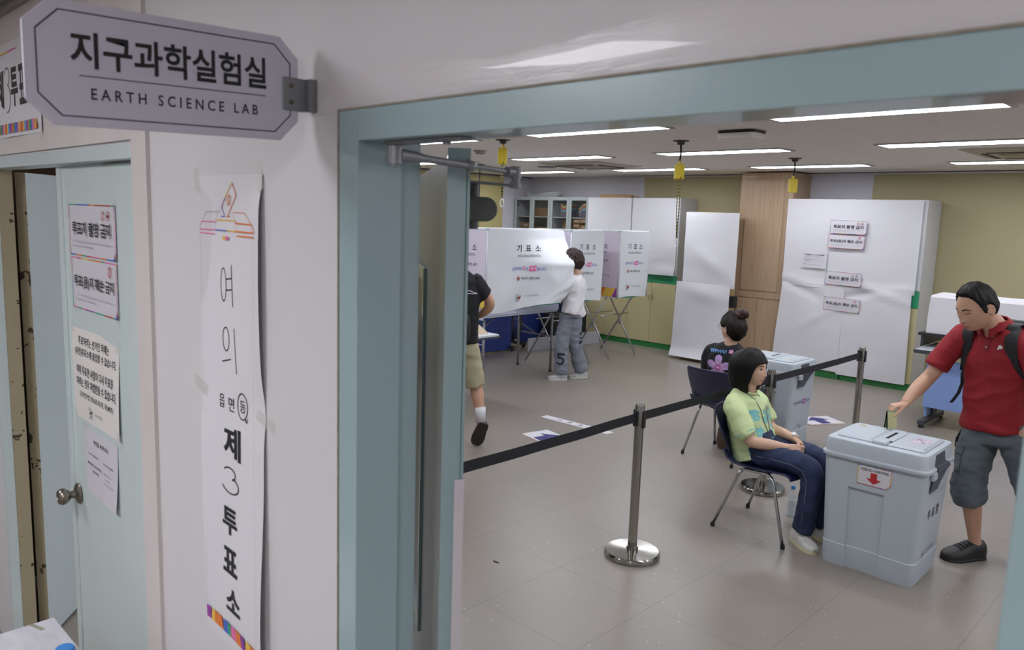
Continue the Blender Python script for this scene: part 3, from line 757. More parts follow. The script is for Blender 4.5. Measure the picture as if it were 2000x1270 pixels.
for (x0, x1, z0, z1, lb) in ((-8.18, -8.0, 1.85, 1.92, 'uppermost'), (-8.16, -8.0, 1.75, 1.82, 'middle'), (-8.175, -8.0, 1.68, 1.745, 'lowest')):
    o = crate(x0, x1, 9.97, 10.25, z0, z1, '%s orange wooden sample drawer at the right behind the fourth glass door' % lb, woodb, 'sample_drawer', 'drawer box')
strata = [mat('strata_'+n_, h, .5) for n_, h in (('grey', '#7f7483'), ('blue', '#86b8d8'), ('red', '#c9694c'), ('cream', '#d8c68e'))]
def fold_model(x0, x1, z0, amp, ph, label, over=False):
    t = thing('fold_model', label, 'model', ((x0+x1)/2, 10.08, z0))
    N = 28
    mk('base', G().box((x0-.02, 10.0, z0), (x1+.02, 10.2, z0+.012)), mat('model_base', '#33404f', .5), t)
    def h(s): return amp*(math.sin(s*math.tau*1.0+ph)+.25*math.sin(s*math.tau*2+ph))
    for k, m in enumerate(strata):
        lo, hi = .02+k*.034, .02+(k+1)*.034
        if k == 0: lo = 0.0
        vs = []
        for i in range(N+1):
            s = i/N; x = x0+(x1-x0)*s+(.03*math.sin(s*math.tau+ph+1)*k/3 if over else 0)
            base = z0+.012
            a = base if k == 0 else base+.03+lo+h(s)*(.6+.13*k)
            b2 = base+.03+hi+h(s)*(.6+.13*(k+1))
            vs.append((x, a, b2))
        g = G()
        rings = [[V((x, 10.02, a)), V((x, 10.02, b2)), V((x, 10.18, b2)), V((x, 10.18, a))] for x, a, b2 in vs]
        g.loft(rings)
        mk('rock_layer', g, m, t, smooth=40)
fold_model(-8.64, -8.43, 1.943, .022, 2.2, 'striped gently folded geology model behind the third glass door')
fold_model(-8.24, -8.00, 1.943, .036, -1.2, 'striped steeply folded geology model behind the fourth glass door', True)
# clear plastic bag, wooden rods
bagm = mat('clear_plastic_film', '#cfd2d4', .12, alpha=.45, bump=(20, .5))
g = G()
def bagf(u, v):
    a = u*math.tau
    r1, r2 = .42, .10
    z = .045*math.sin(math.pi*v)*(1+.5*noise.noise(V((u*5, v*3, 1))))
    rr = 1-abs(v-.5)*.3
    return V((-9.16+r1*rr*math.cos(a)*(1-.0*v), 10.14+r2*rr*math.sin(a)+.03*noise.noise(V((u*4, v*4, 5))), 2.271+z*1.6*(.6+.4*math.cos(a*3+v*4))+v*.05))
g.grid(bagf, 40, 8)
tag(mk('plastic_bag', g, bagm, smooth=True), 'crumpled clear plastic bag lying on top of the glass-fronted cabinets', 'plastic bag')
rs = random.Random(2)
rodm = mat('pale_wood_rod', '#b59468', .6, var=(8, .6, '#8a6a46'))
for k in range(7):
    xx = -7.86+.055*k*1.5; L_ = .22
    x0 = rs.uniform(-7.88, -7.70) if k < 4 else -7.55+.09*(k-4)
    o = mk('wooden_rod', G().box((x0, 10.0+.035*k, 2.271), (x0+(.50 if k < 4 else .16), 10.03+.035*k, 2.299+.012*(k % 3))), rodm, bevel=.004)
    tag(o, ('long wooden rod, %s of four, in the bundle on top of the white cabinets' % ['frontmost', 'second', 'third', 'rearmost'][k] if k < 4 else 'short wooden block, %s of three right of the rod bundle on the white cabinets' % ['leftmost', 'middle', 'rightmost'][k-4]), 'wooden rod', 'wooden rods on the white cabinets' if k < 4 else 'short wooden blocks on the white cabinets')

# hanging white paper on units three and four
def hang(x0, x1, z0, z1, y, label, seed, am=.006, nu=14, nv=20, name='paper_cover', curlb=0.0, skew=(0, 0), m=None, kink=None):
    def f(s, t):
        x = x0+(x1-x0)*s; z = z1+(z0-z1)*t
        x += (skew[0]*(1-s)+skew[1]*s)*t
        d_ = am*(noise.noise(V((s*2.2+seed, t*2.4, seed*.7)))+.5*noise.noise(V((s*5+seed, t*6, seed))))*min(1, t*5)
        if kink:
            for (ks, kt, ka, kw, sl) in kink: d_ -= ka*math.exp(-(((t-kt)-sl*(s-ks))/kw)**2)*math.exp(-((s-ks)/.35)**2)
        d_ -= curlb*max(0, (t-.82)/.18)**2
        return V((x, y-.004-abs(am)*1.0+d_, z))
    o = mk(name, G().grid(f, nu, nv, flip=True), m or paper, loc=((x0+x1)/2, y, z0), smooth=True)
    return tag(o, label, 'paper')
hang(-7.96, -7.11, 1.13, 2.268, 9.92, 'white paper sheet covering the upper doors of the cabinet beside the glass fronts', 1.3)
hang(-7.09, -6.27, 1.125, 2.265, 9.92, 'white paper sheet over the upper doors above the green band at the row end', 3.1, curlb=.03, kink=[(.3, .86, .03, .03, -.25), (.7, .93, .03, .025, .1)])

# ------------------------------------------------------------------ tall double cabinet wrapped in paper
FT = 9.86
for x0, x1, lb in ((-4.58, -3.74, 'left half of the big paper-wrapped double cabinet beside the wooden pillar'), (-3.73, -2.89, 'right half of the big paper-wrapped double cabinet, its grey side showing')):
    cabinet(x0, x1, 'solid', lb, FT, .50, 1.20, False)
tall_k = [(.2, .93, .025, .03, .15), (.7, .97, .03, .03, -.1)]
hang(-4.575, -3.715, 1.155, 2.268, FT-.005, 'upper left paper sheet on the big double cabinet', 5.2, .007, 16, 24, kink=tall_k)
hang(-3.72, -2.935, 1.15, 2.262, FT-.008, 'upper right paper sheet on the big double cabinet behind the ban notices', 7.7, .008, 16, 24, kink=tall_k)
hang(-4.56, -3.745, .10, 1.19, FT-.022, 'lower left paper sheet on the big double cabinet', 9.4, .012, 16, 26, skew=(-.07, -.01), kink=[(.3, .06, -.03, .05, .3), (.7, .35, .015, .05, -.5)])
hang(-3.76, -2.96, .075, 1.185, FT-.024, 'lower right paper sheet on the big double cabinet near the floor', 11.9, .013, 16, 26, skew=(.0, .02), kink=[(.2, .08, -.03, .04, -.2), (.6, .05, .02, .04, .2)])
def tilt(o, a): return V((math.cos(a), 0, math.sin(a))), V((-math.sin(a), 0, math.cos(a)))
for (x, z, a, k, lb, sd) in ((-3.985, 1.846, -.012, 'photo', 'ballot-photography ban notice, uppermost of four on the big paper-wrapped cabinet', 51), (-4.00, 1.667, -.020, 'damage', 'ballot-damage ban notice, second from the top on the big paper-wrapped cabinet', 61),
                          (-3.995, 1.208, -.022, 'photo', 'ballot-photography ban notice, third from the top on the big paper-wrapped cabinet', 71), (-3.985, .882, -.018, 'damage', 'ballot-damage ban notice, lowest of four on the big paper-wrapped cabinet', 81)):
    U, Vv = tilt(None, a)
    sheet('notice', lb, 'notice', (x, FT-.050, z), U, Vv, .445, .165, lamin, notice_items(k, .445, .165, sd), 'notices on the big paper-wrapped cabinet', eps=.0012)
it = [('t', '제21대 대통령선거 투표참관인 현황 안내', .165, .172, .25, .013, .02, 'k')]
for z_, u1 in ((.138, .27), (.112, .28), (.088, .27)): it += fineprint(.035, .12, z_, .007, 'gry', int(z_*1000))+fineprint(.13, u1, z_, .006, 'lgr', int(z_*999))
it += fineprint(.03, .07, .05, .010, 'gry', 1)+fineprint(.10, .125, .045, .008, 'gry', 2)+fineprint(.15, .19, .047, .010, 'gry', 3)+fineprint(.22, .25, .043, .008, 'gry', 4)
it[0] = fineprint(.04, .29, .172, .012, 'k', 8)[0]
it += fineprint(.04, .29, .172, .012, 'k', 8)
U, Vv = tilt(None, -.01)
sheet('printed_sheet', 'small white printed sheet left of the ban notices on the big paper-wrapped cabinet', 'sheet', (-4.32, FT-.036, 1.395), U, Vv, .32, .225, lamin, it, eps=.0012)

# ------------------------------------------------------------------ wooden pillar cupboard
t = thing('pillar_cupboard', 'floor-to-ceiling light wooden cupboard pillar between the papered cabinets', 'cupboard', (-4.915, 10.14, 0))
mk('carcass', G().box((-5.29, 9.90, 0), (-4.54, 10.385, 2.615)), wood, t, bevel=.003)
mk('upper_door', G().box((-5.20, 9.885, 1.03), (-4.66, 9.90, 2.53)), wood, t, bevel=.003)
mk('mid_rail', G().box((-5.27, 9.888, .93), (-4.56, 9.90, 1.015)), wood, t, bevel=.002)
for a, b2 in ((-5.25, -4.932), (-4.926, -4.58)): mk('lower_door', G().box((a, 9.885, .09), (b2, 9.90, .92)), wood, t, bevel=.003)
mk('side_panel', G().box((-4.54, 9.94, .1), (-4.53, 10.36, 2.53)), wood, t, bevel=.003)

# covered board case in front of the left row end
t = thing('board_case', 'tall narrow wooden case with its front covered by hanging white paper', 'case', (-5.46, 9.66, 0))
mk('carcass', G().box((-5.83, 9.49, 0), (-5.22, 9.80, 2.07)), mat('tan_case_wood', '#a38a62', .6, var=(3, .4, '#8c7350', (6, 6, 1))), t, bevel=.003)
mk('dark_hook_strip', G().box((-5.22, 9.50, .80), (-5.07, 9.60, .95)), mat('matt_black', '#1e1e20', .6), t)
hang(-5.86, -5.055, 1.055, 2.065, 9.485, 'upper paper sheet hanging on the tall narrow wooden case', 13.1, .008, skew=(.0, .0), kink=[(.6, .7, .02, .12, .4)])
hang(-5.93, -5.10, .045, 1.10, 9.455, 'lower paper sheet on the tall narrow wooden case, reaching the floor', 15.7, .012, skew=(-.03, .0), curlb=.06, kink=[(.5, .12, .03, .10, .1)])

# ------------------------------------------------------------------ polling booths
cloth = mat('white_booth_fabric', '#d3d6da', .75, bump=(4, .1, (1, 1, 3)))
lilac = mat('lilac_booth_board', '#c9c0cd', .6)
lilac2 = mat('pale_blue_booth_board', '#b9c2d4', .6)
alut = mat('aluminium_tube', '#aeb0b2', .28, metal=.95)
whtm = mat('white_plastic', '#d2d4d8', .35)
def slogan(cu_, cv, W_, k1='blu', k2='pnk'):
    h_ = W_*.085
    return [('t', '민주주의', cu_-W_*.345, cv, W_*.30, h_, .012, k1), ('t', '꽃', cu_-W_*.13, cv+h_*.05, W_*.075, h_*1.25, .015, k2), ('t', '은', cu_-W_*.045, cv-h_*.05, W_*.07, h_*.95, .012, k1),
            ('p', [(cu_+W_*.01, cv-h_*.8), (cu_+W_*.20, cv-h_*.7), (cu_+W_*.21, cv+h_*.9), (cu_+W_*.02, cv+h_*.75)], k2), ('t', '선거', cu_+W_*.108, cv+h_*.05, W_*.14, h_*.85, .012, 'wht'), ('t', '입니다', cu_+W_*.345, cv, W_*.25, h_, .012, k1)]
def booth_print(cu_, top, sc=1.0, side=False):
    """u centre, z of the panel's top; sizes for a 0.7 m wide face"""
    k = 'k'
    it = [('t', '기  표  소', cu_, top-.205, .33*sc, .080, .012, k), ('t', 'POLLING BOOTH', cu_, top-.290, .29*sc, .028, .0, k)]
    it += slogan(cu_, top-.435, .43*sc)
    it += [('o', cu_-.135*sc, top-.545, .022, .026, .005, 'red'), ('r', cu_-.146*sc, top-.555, cu_-.124*sc, top-.535, 'mrn'), ('t', '투표지 촬영 금지', cu_+.02*sc, top-.545, .23*sc, .030, .008, k)]
    it += [(a[0], *a[1:]) for a in emblem(cu_-.13*sc, top-.755, .038, 'k', 'grn')]+[('p', [(cu_-.125*sc, top-.765), (cu_-.10*sc, top-.79), (cu_-.075*sc, top-.745)], 'red'), ('t', '선거관리위원회', cu_+.06*sc, top-.755, .20*sc, .026, .0, 'gry')]
    return it
ZT, ZB, XF = 1.772, .885, -6.25
def xlegs(t, y, x0, x1, ztop=.87):
    a0, a1 = V((x0, y-.012, 0)), V((x1+.10, y-.012, ztop)); b0, b1 = V((x1, y+.012, 0)), V((x0-.10, y+.012, ztop))
    for p, q in ((a0, a1), (b0, b1)):
        lg = mk('leg', G().tube([p+V((0, 0, .02)), q], .0115, 10), alut, t, smooth=True)
        mk('foot_cap', G().cyl(p, p+V((0, 0, .03)), .015), mat('grey_rubber', '#8f9093', .6), lg, smooth=40)
    mk('pivot', G().cyl(V(((x0+x1)/2, y-.03, ztop/2+.01)), V(((x0+x1)/2, y+.03, ztop/2+.01)), .018), mat('grey_plastic', '#9b9da1', .5), t, smooth=40)
def booth(y0, y1, label, depth=.72, legs=True, curtain=None):
    t = thing('polling_booth', label, 'polling booth', (XF-depth/2, (y0+y1)/2, .74 if not legs else 0))
    xb = XF-depth
    g = G()
    for (p, q) in (((XF, y0), (XF, y1)), ((xb, y0), (xb, y1)), ((XF, y0), (xb, y0)), ((XF, y1), (xb, y1))):
        g = G().tube([V((*p, ZT)), V((*q, ZT))], .009, 8); mk('top_rail', g, whtm, t, smooth=True)
    for (x, y) in ((XF, y0), (XF, y1), (xb, y0), (xb, y1)):
        mk('corner_post', G().tube([V((x, y, ZB-.02)), V((x, y, ZT+.006))], .008, 8), whtm, t, smooth=True)
        mk('corner_cap', G().box((x-.013, y-.013, ZT-.012), (x+.013, y+.013, ZT+.012)), mat('pale_teal_plastic', '#9db7bd', .4), t, bevel=.002)
    for y, s in ((y0, -1), (y1, 1)):
        p = mk('side_panel', G().box((xb, y-.004, ZB), (XF-.012, y+.004, ZT-.005)), lilac, t)
        if s == -1:
            P = lambda u, v, e, y=y: V((xb+u, y-.004-e, v))
            prints(p, booth_print(depth/2, ZT, 1.0)[0:2]+[('t', '투표지 촬영 금지', depth/2+.03, ZT-.40, .30, .036, .01, 'k'), ('o', depth/2-.17, ZT-.40, .026, .03, .005, 'red')]+fineprint(depth*.2, depth*.8, ZT-.60, .02, 'gry', 5)
                   + [('p', [(0, ZB), (.10, ZB), (.16, ZB+.12), (0, ZB+.12)], 'sky'), ('p', [(.10, ZB), (.30, ZB), (.34, ZB+.12), (.16, ZB+.12)], 'grn'), ('p', [(.30, ZB), (.45, ZB), (.52, ZB+.12), (.34, ZB+.12)], 'org'), ('p', [(.45, ZB), (.63, ZB), (.69, ZB+.12), (.52, ZB+.12)], 'yel'), ('p', [(.63, ZB), (depth-.014, ZB), (depth-.014, ZB+.12), (.69, ZB+.12)], 'pur')], P, COL, .001)
    mk('back_panel', G().box((xb-.004, y0, ZB), (xb+.004, y1, ZT-.005)), lilac, t)
    mk('writing_shelf', G().box((xb, y0, ZB-.02), (XF-.03, y1, ZB)), whtm, t, bevel=.002)
    mk('shelf_trim', G().box((XF-.03, y0, ZB-.02), (XF-.024, y1, ZB+.03)), mat('mint_trim', '#4faf8a', .5), t)
    if legs:
        xlegs(t, y0+.03, XF-.10, xb-.02); xlegs(t, y1-.03, XF-.10, xb-.02)
        for z, x in ((.60, XF-.28), (.60, xb+.16)):
            mk('cross_bar', G().tube([V((x, y0+.03, z)), V((x, y1-.03, z))], .008, 8), alut, t, smooth=True)
    # curtain
    W = y1-y0
    if curtain is None:
        sd = y0
        def f(u, v, e):   # u along y, v = z
            tt = (ZT-v)/(ZT-ZB)
            return V((XF+.014+e+.010*math.sin(u*11+sd)*tt+.012*noise.noise(V((u*3, v*3, sd)))*tt, y0+u*(1-.05*tt*tt), v+.012*math.sin(u*6)*tt))
    else: f = curtain
    n1, n2 = (20, 24) if curtain is None else (44, 36)
    g = G().grid(lambda s, q: f(s*W, ZB-.01+(ZT-ZB+.01)*q, 0), n1, n2)
    c = mk('curtain', g, cloth, t, smooth=True)
    prints(c, booth_print(W/2, ZT, 1.0 if W < 1 else 1.12), f, COL, .0012 if curtain is None else .003)
    return t
booth(7.47, 8.12, 'middle standing polling booth with white printed curtain, behind the walking voter')
booth(8.49, 9.17, 'farthest polling booth, nearest the back wall, its orange and purple side showing')
def lerp_tab(tab, x):
    for (a, p), (b2, q) in zip(tab, tab[1:]):
        if x <= b2: return V(p).lerp(V(q), (x-a)/(b2-a))
    return V(tab[-1][1])
Y0m, Y1m = 6.02, 7.31
RT = [(0, (-6.236, 7.31, 1.772)), (.12, (-6.18, 7.28, 1.66)), (.42, (-5.80, 7.02, 1.39)), (.72, (-5.78, 6.985, 1.13)), (1.0, (-5.86, 6.86, .945))]
def main_curtain(u, v, e):
    s = u/(Y1m-Y0m); tt = max(0, (ZT-v)/(ZT-ZB))
    flat = V((XF+.014, Y0m+u, v))
    D = lerp_tab(RT, tt)-V((XF+.014, Y1m, ZT-(ZT-ZB)*tt))
    wq = max(0, (s-.30)/.70); wq = wq*wq*(3-2*wq)
    p = flat+D*wq
    sag = -.055*tt*math.exp(-((s-.12)/.3)**2)
    p.z += sag
    nz = noise.noise(V((s*4, tt*3, 2)))*.02*tt+noise.noise(V((s*9, tt*7+s*6, 7)))*.022*tt*(.3+wq)+.03*math.exp(-((s-.74)/.07)**2-((tt-.62)/.10)**2)
    p.x += nz+e; p.y -= e*.6
    p.y += .010*math.sin(tt*9+s*3)*tt*(1-s)
    return p
main = booth(Y0m, Y1m, 'wide accessible polling booth on a table, its curtain pulled aside by the entering voter', .66, False, main_curtain)
g = G().box((XF-.62, Y0m+.03, .80), (XF+.004, Y1m-.03, .862))
mk('blue_skirt', g, lilac2, main)
mk('hanging_skirt', G().box((XF-.62, Y0m-.01, .745), (XF-.02, Y0m-.006, .86)), lilac2, main)
# folding table carrying the wide booth
tb = thing('folding_table', 'grey folding table with tube legs under the wide accessible booth', 'table', (-6.60, 6.66, 0))
mk('table_top', G().box((-6.95, 6.03, .770), (-6.27, 7.29, .798)), mat('pale_grey_laminate', '#c3c8d2', .4), tb, bevel=.004)
gm = mat('grey_painted_tube', '#85878b', .4, metal=.3)
for x, y in ((-6.89, 7.25), (-6.32, 7.25), (-6.32, 6.07), (-6.89, 6.07)):
    lg = mk('leg', G().tube([V((x, y, .02)), V((x, y, .770))], .016, 12), gm, tb, smooth=True)
    mk('foot', G().cyl((x, y, 0), (x, y, .025), .018), mat('black_rubber', '#1b1b1c', .6), lg, smooth=40)
for y in (7.25, 6.07): mk('brace', G().tube([V((-6.89, y, .45)), V((-6.32, y, .45))], .010, 8), gm, tb, smooth=True)
for y, y2 in ((7.25, 6.72), (6.07, 6.62)): mk('folding_strut', G().tube([V((-6.60, y, .46)), V((-6.60, y2, .76))], .009, 8), gm, tb, smooth=True)
for y in (6.55, 6.70):
    tag(mk('marking_pen_cord', G().tube([V((-6.33, y, .769)), V((-6.33, y, .62)), V((-6.325, y+.004, .56))], .012, 8), mat('matt_black', '#1e1e20', .6), smooth=True), ['left', 'right'][y > 6.6]+' black strap end dangling under the wide booth table', 'strap', 'black strap ends under the booth table')

# ------------------------------------------------------------------ white board leaning low behind the booths, computer desks behind
b_ = V((-7.485, 8.084, 0)); e_ = V((-7.372, 9.60, 0)); uu = (e_-b_).normalized()
tag(mk('white_board', G().obox(b_, (e_-b_), uu.cross(V((0, 0, -1)))*.02, V((0, 0, .19))), mat('dull_white_board', '#b7b8be', .4), bevel=.002), 'long low white board standing on edge on the floor behind the booths', 'board')
bluep = mat('dark_blue_panel', '#2b3f86', .5); bluer = mat('light_blue_panel', '#7d95c6', .45); dgrey = mat('dark_grey_metal', '#3d4047', .45); blk = mat('matt_black', '#1e1e20', .6)
deskt = mat('desk_top_white', '#c9ccd4', .3)
def comp_desk(cx, cy, rot, w_, dp, label, pm, h_=.76, shelf=None, mod=(.20, .68)):
    """desk with its modesty panel on the local -y side; local x along the length"""
    t = thing('computer_desk', label, 'desk', (cx, cy, 0))
    R = Matrix.Rotation(rot, 3, 'Z'); o = V((cx, cy, 0))
    def B(a, b2, m, n_, par=t, bv=.003):
        g = G().box(a, b2); g.v = [R@p+o for p in g.v]; return mk(n_, g, m, par, bevel=bv)
    B((-w_/2, -dp/2, h_-.03), (w_/2, dp/2, h_), deskt, 'desk_top')
    B((-w_/2-.002, -dp/2-.006, h_-.034), (w_/2+.002, -dp/2, h_+.002), dgrey, 'edge_band')
    B((-w_/2+.10, -dp/2+.10, mod[0]), (w_/2-.10, -dp/2+.12, mod[1]), pm, 'modesty_panel')
    for s in (-1, 1):
        x = s*(w_/2-.12)
        l = B((x-.03, -.06+-.02, .07), (x+.03, .06, h_-.034), dgrey, 'leg')
        B((x-.028, -dp/2+.02, .03), (x+.028, dp/2-.04, .075), dgrey, 'foot', l)
        B((x-.012, -dp/2+.14, .10), (x+.012, -.09, h_-.10), pm, 'end_panel', l)
        for yy in (-dp/2+.05, dp/2-.07):
            g = G().cyl(V((x, yy, 0)), V((x, yy, .03)), .025); g.v = [R@p+o for p in g.v]; mk('glide', g, blk, l, smooth=40)
    if shelf:
        B((-w_/2-.05, -dp/2+.24, shelf-.025), (w_/2, dp/2+.25, shelf), blk, 'raised_shelf')
        for x in (-w_/2-.03, 0, w_/2-.02): B((x, -dp/2+.28, h_), (x+.02, dp/2+.2, shelf-.025), dgrey, 'shelf_upright')
    return t
comp_desk(-1.55, 8.47, 0, 1.64, .74, 'white-topped desk with a light blue panel and black raised shelf at the right', bluer, .77, .91)
comp_desk(-7.95, 7.25, math.pi/2, 1.60, .70, 'computer desk with a dark blue panel behind the wide booth table', bluep, .74, None, (.02, .68))
comp_desk(-8.10, 8.95, math.pi/2, 1.50, .70, 'second dark blue panelled desk, farther back behind the middle booth', bluep, .74, None, (.06, .68))
comp_desk(-7.95, 5.55, math.pi/2, 1.60, .70, 'dark blue panelled desk seen beyond the standing man at the doorway edge', bluep, .74, None, (.06, .68))
# paper covered equipment on the raised shelf
g = G()
def cov(x0, x1, y0, y1, z0, z1):
    n_ = 14; rings = []
    for i in range(n_+1):
        s = i/n_; x = x0+(x1-x0)*s
        j = lambda k: .012*noise.noise(V((s*6, k, 1)))
        rings.append([V((x, y0-.02+j(1), z0)), V((x, y0-.012+j(2), (z0+z1)/2)), V((x, y0+.02+j(3), z1-.02)), V((x, y0+.06, z1+j(4))), V((x, y1, z1+.01+j(5))), V((x, y1+.02, z0))])
    return rings
g.loft(cov(-2.36, -.9, 8.40, 8.82, .912, 1.285))
tag(mk('paper_covered_equipment', g, paper, smooth=35), 'long equipment box wrapped in white paper on the raised black shelf at the right', 'covered box')
# computer cart and beige box below the middle booth
t = thing('black_cart', 'black equipment cart standing under the desk behind the walking voter', 'cart', (-7.62, 8.95, 0))
mk('cart_body', G().box((-7.74, 8.66, .12), (-7.50, 9.42, .50)), blk, t, bevel=.01)
for y in (8.74, 9.34):
    for x in (-7.70, -7.54): mk('castor', G().cyl((x-.015, y, .045), (x+.015, y, .045), .045), blk, t, smooth=40)
mk('cart_post', G().box((-7.66, 8.70, .50), (-7.58, 8.78, .70)), blk, t, bevel=.01)
tag(mk('beige_case', G().box((-7.68, 9.12, .502), (-7.48, 9.34, .80)), mat('beige_plastic', '#a8946c', .6), bevel=.008), 'beige box standing on the black cart behind the walking voter', 'box')
# white table beside the standing man
t = thing('writing_table', 'white table with a dark edge beside the man at the doorway edge', 'table', (-5.9, 4.9, 0))
mk('table_top', G().box((-6.35, 4.45, .735), (-5.42, 5.42, .752)), deskt, t)
mk('edge_band', G().box((-6.36, 4.44, .715), (-5.41, 5.43, .735)), dgrey, t)
for x, y in ((-6.3, 4.5), (-5.48, 4.5), (-6.3, 5.36), (-6.3, 4.9)): mk('leg', G().box((x-.02, y-.02, 0), (x+.02, y+.02, .715)), gm, t)
g = G().prism([V((-5.75, 5.25, .753)), V((-5.50, 5.36, .753)), V((-5.68, 5.36, .84))], (-.04, -.22, 0))
tag(mk('paper_folder', g, mat('kraft_paper', '#b29f86', .7)), 'open brown paper folder standing on the white table beside the man', 'folder')
# ------------------------------------------------------------------ ballot boxes
boxm = mat('pale_blue_grey_plastic', '#b0b8bf', .42, bump=(60, .03))
tapeg = mat('dark_grey_cloth_tape', '#4a4e58', .6, bump=(30, .3))
def rrect(cx, cy, w_, d_, r, z, n=6, notch=0.0, nu=(.27, .64)):
    pts = []
    x0, x1, y0, y1 = cx-w_/2, cx+w_/2, cy-d_/2, cy+d_/2
    def corner(x, y, a): return [(x+r*math.cos(a+math.pi/2*k/n), y+r*math.sin(a+math.pi/2*k/n)) for k in range(n+1)]
    pts += corner(x0+r, y0+r, math.pi)
    a, b2 = x0+w_*nu[0], x0+w_*nu[1]
    pts += [(a, y0), (a+.006, y0+notch), (b2-.006, y0+notch), (b2, y0)]
    pts += corner(x1-r, y0+r, -math.pi/2)
    pts += corner(x1-r, y1-r, 0)
    pts += [(b2, y1), (b2-.006, y1-notch), (a+.006, y1-notch), (a, y1)]
    pts += corner(x0+r, y1-r, math.pi/2)
    return [V((x, y, z)) for x, y in pts]
def ballot_box(label, loc, rotz=0):
    """built about its own base centre; front is -y, the lettered ends are +x and -x"""
    t = thing('ballot_box', label, 'ballot box', (0, 0, 0), 'ballot boxes')
    g = G(); W0, D0, W1, D1 = .490, .425, .545, .478
    def at(z): k = z/.655; return W0+(W1-W0)*k, D0+(D1-D0)*k
    R_ = []
    for z, out, nt_ in ((0, .004, .012), (.010, .006, .012), (.128, .006, .012), (.132, 0, .012), (.470, 0, .012), (.482, 0, 0), (.655, 0, 0)):
        w_, d_ = at(z); R_.append(rrect(0, 0, w_+out, d_+out, .045, z, notch=nt_))
    g.loft(R_); mk('body', g, boxm, t, smooth=32)
    g = G(); R_ = []
    for z, w_, d_, r in ((.640, .550, .483, .05), (.643, .572, .505, .055), (.658, .574, .507, .055), (.664, .566, .499, .052), (.666, .548, .481, .045), (.735, .540, .472, .042), (.742, .532, .464, .040), (.744, .52, .452, .038)):
        R_.append(rrect(0, 0, w_, d_, r, z))
    g.loft(R_); lid = mk('lid', g, boxm, t, smooth=32)
    g = G(); R_ = []
    def pl(x0, x1, y0, y1, zz):
        R2 = []
        for z, i_ in zz: R2.append([V((x0+i_, y0+i_, z)), V((x1-i_, y0+i_, z)), V((x1-i_, y1-i_, z)), V((x0+i_, y1-i_, z))])
        return R2
    g.loft(pl(-.225, -.035, -.175, .175, ((.744, 0), (.750, 0), (.760, .016)))); mk('raised_flap', g, boxm, lid, bevel=.001)
    g = G().loft(pl(.045, .235, -.175, .175, ((.744, 0), (.750, 0), (.760, .016)))); mk('raised_flap', g, boxm, lid, bevel=.001)
    g = G().loft(pl(-.034, .044, -.185, .165, ((.744, 0), (.756, 0), (.762, .006)))); sp_ = mk('slot_panel', g, boxm, lid, bevel=.001)
    g = G().loft(pl(-.028, .060, -.125, .135, ((.7615, 0), (.7635, .003)))); mk('slot_surround', g, boxm, lid)
    mk('slot', G().box((.004, -.085, .7632), (.020, .085, .7645)), mat('slot_black', '#0a0a0a', .9), lid)
    mk('yellowed_sticker', G().box((-.205, .085, .7602), (-.165, .125, .7608)), mat('yellowed_sticker', '#b3a98c', .5), lid)
    P = lambda u, v, e: V((.12+u, -.05+v, .7602+e))
    it = band(0, .118, .085, .120, 4, 3)+band(0, 0, .085, .0025, 4, 5)
    it += [('l', [(0, .02), (0, .10)], .0015, 'pur'), ('l', [(.085, .02), (.085, .10)], .0015, 'red')]+fineprint(.01, .05, .095, .012, 'pur', 2)+fineprint(.01, .05, .07, .012, 'pur', 3)+[('o', .06, .05, .012, .014, .002, 'gry')]+fineprint(.05, .075, .028, .012, 'nav', 9)
    pk = mk('pink_sticker', G().add([P(u, v, .0002) for u, v in ((0, 0), (.085, 0), (.085, .12), (0, .12))], [(0, 1, 2, 3)]), mat('pale_pink_sticker', '#c9bcc8', .5), lid)
    prints(pk, it, P, COL, .0005)
    # end lettering; the ends lean out with height
    def end(s):
        def P(u, v, e):
            w_, d_ = at(v); return V((s*(w_/2+e+.0008), s*(u), v))
        return P
    c1 = prints(t, [('t', '투 표 함', .0, .385, .195, .062, .012, 'k'), ('t', '선거관리위원회', .03, .165, .15, .022, .0, 'nav')]+emblem(-.085, .165, .02)+[('l', [(-.11+.03*k, .505), (-.104+.03*k, .513)], .004, 'gry') for k in range(9)]+[('l', [(-.11+.03*k, .495), (-.110+.03*k, .506)], .003, 'gry') for k in range(9)], end(1), COL, .0006)
    it = slogan(0, .385, .33, 'nav', 'pur')
    it += [('l', [(-.06, .165), (-.035, .185), (-.015, .180), (0, .165)], .006, 'pnk'), ('l', [(-.02, .180), (.005, .155), (.03, .172)], .007, 'sky'), ('l', [(.0, .155), (.02, .140), (.04, .155)], .006, 'grn'), ('t', '선거관리위원회', .085, .17, .07, .012, 0, 'gry'), ('t', '투표함', -.08, .15, .05, .012, 0, 'gry')]
    prints(t, it, end(-1), COL, .0006)
    # front moving label with the red arrow
    def F(u, v, e):
        w_, d_ = at(.515+v); return V((-.075+u, -(d_/2)-e-.001, .515+v))
    out = [(0, 0), (.155, 0), (.178, .026), (.178, .112), (0, .112)]
    lb = mk('moving_label', G().add([F(u, v, .0004) for u, v in out], [tuple(range(5))]), mat('label_white', '#cfccd0', .4), t)
    it = band(0, .1085, .178, .112, 8, 21)+band(0, 0, .155, .0035, 8, 22)+band(0, 0, .0035, .112, 5, 23, False)+band(.1745, .026, .178, .112, 4, 24, False)+[('l', [(.155, .001), (.177, .026)], .0035, 'org')]
    it += [('t', '이곳을 잡고 이동해 주세요', .089, .090, .148, .0155, .012, 'k'), ('p', [(.070, .076), (.104, .076), (.104, .042), (.128, .042), (.088, .012), (.048, .042), (.070, .042)], 'red')]
    prints(lb, it, F, COL, .0006)
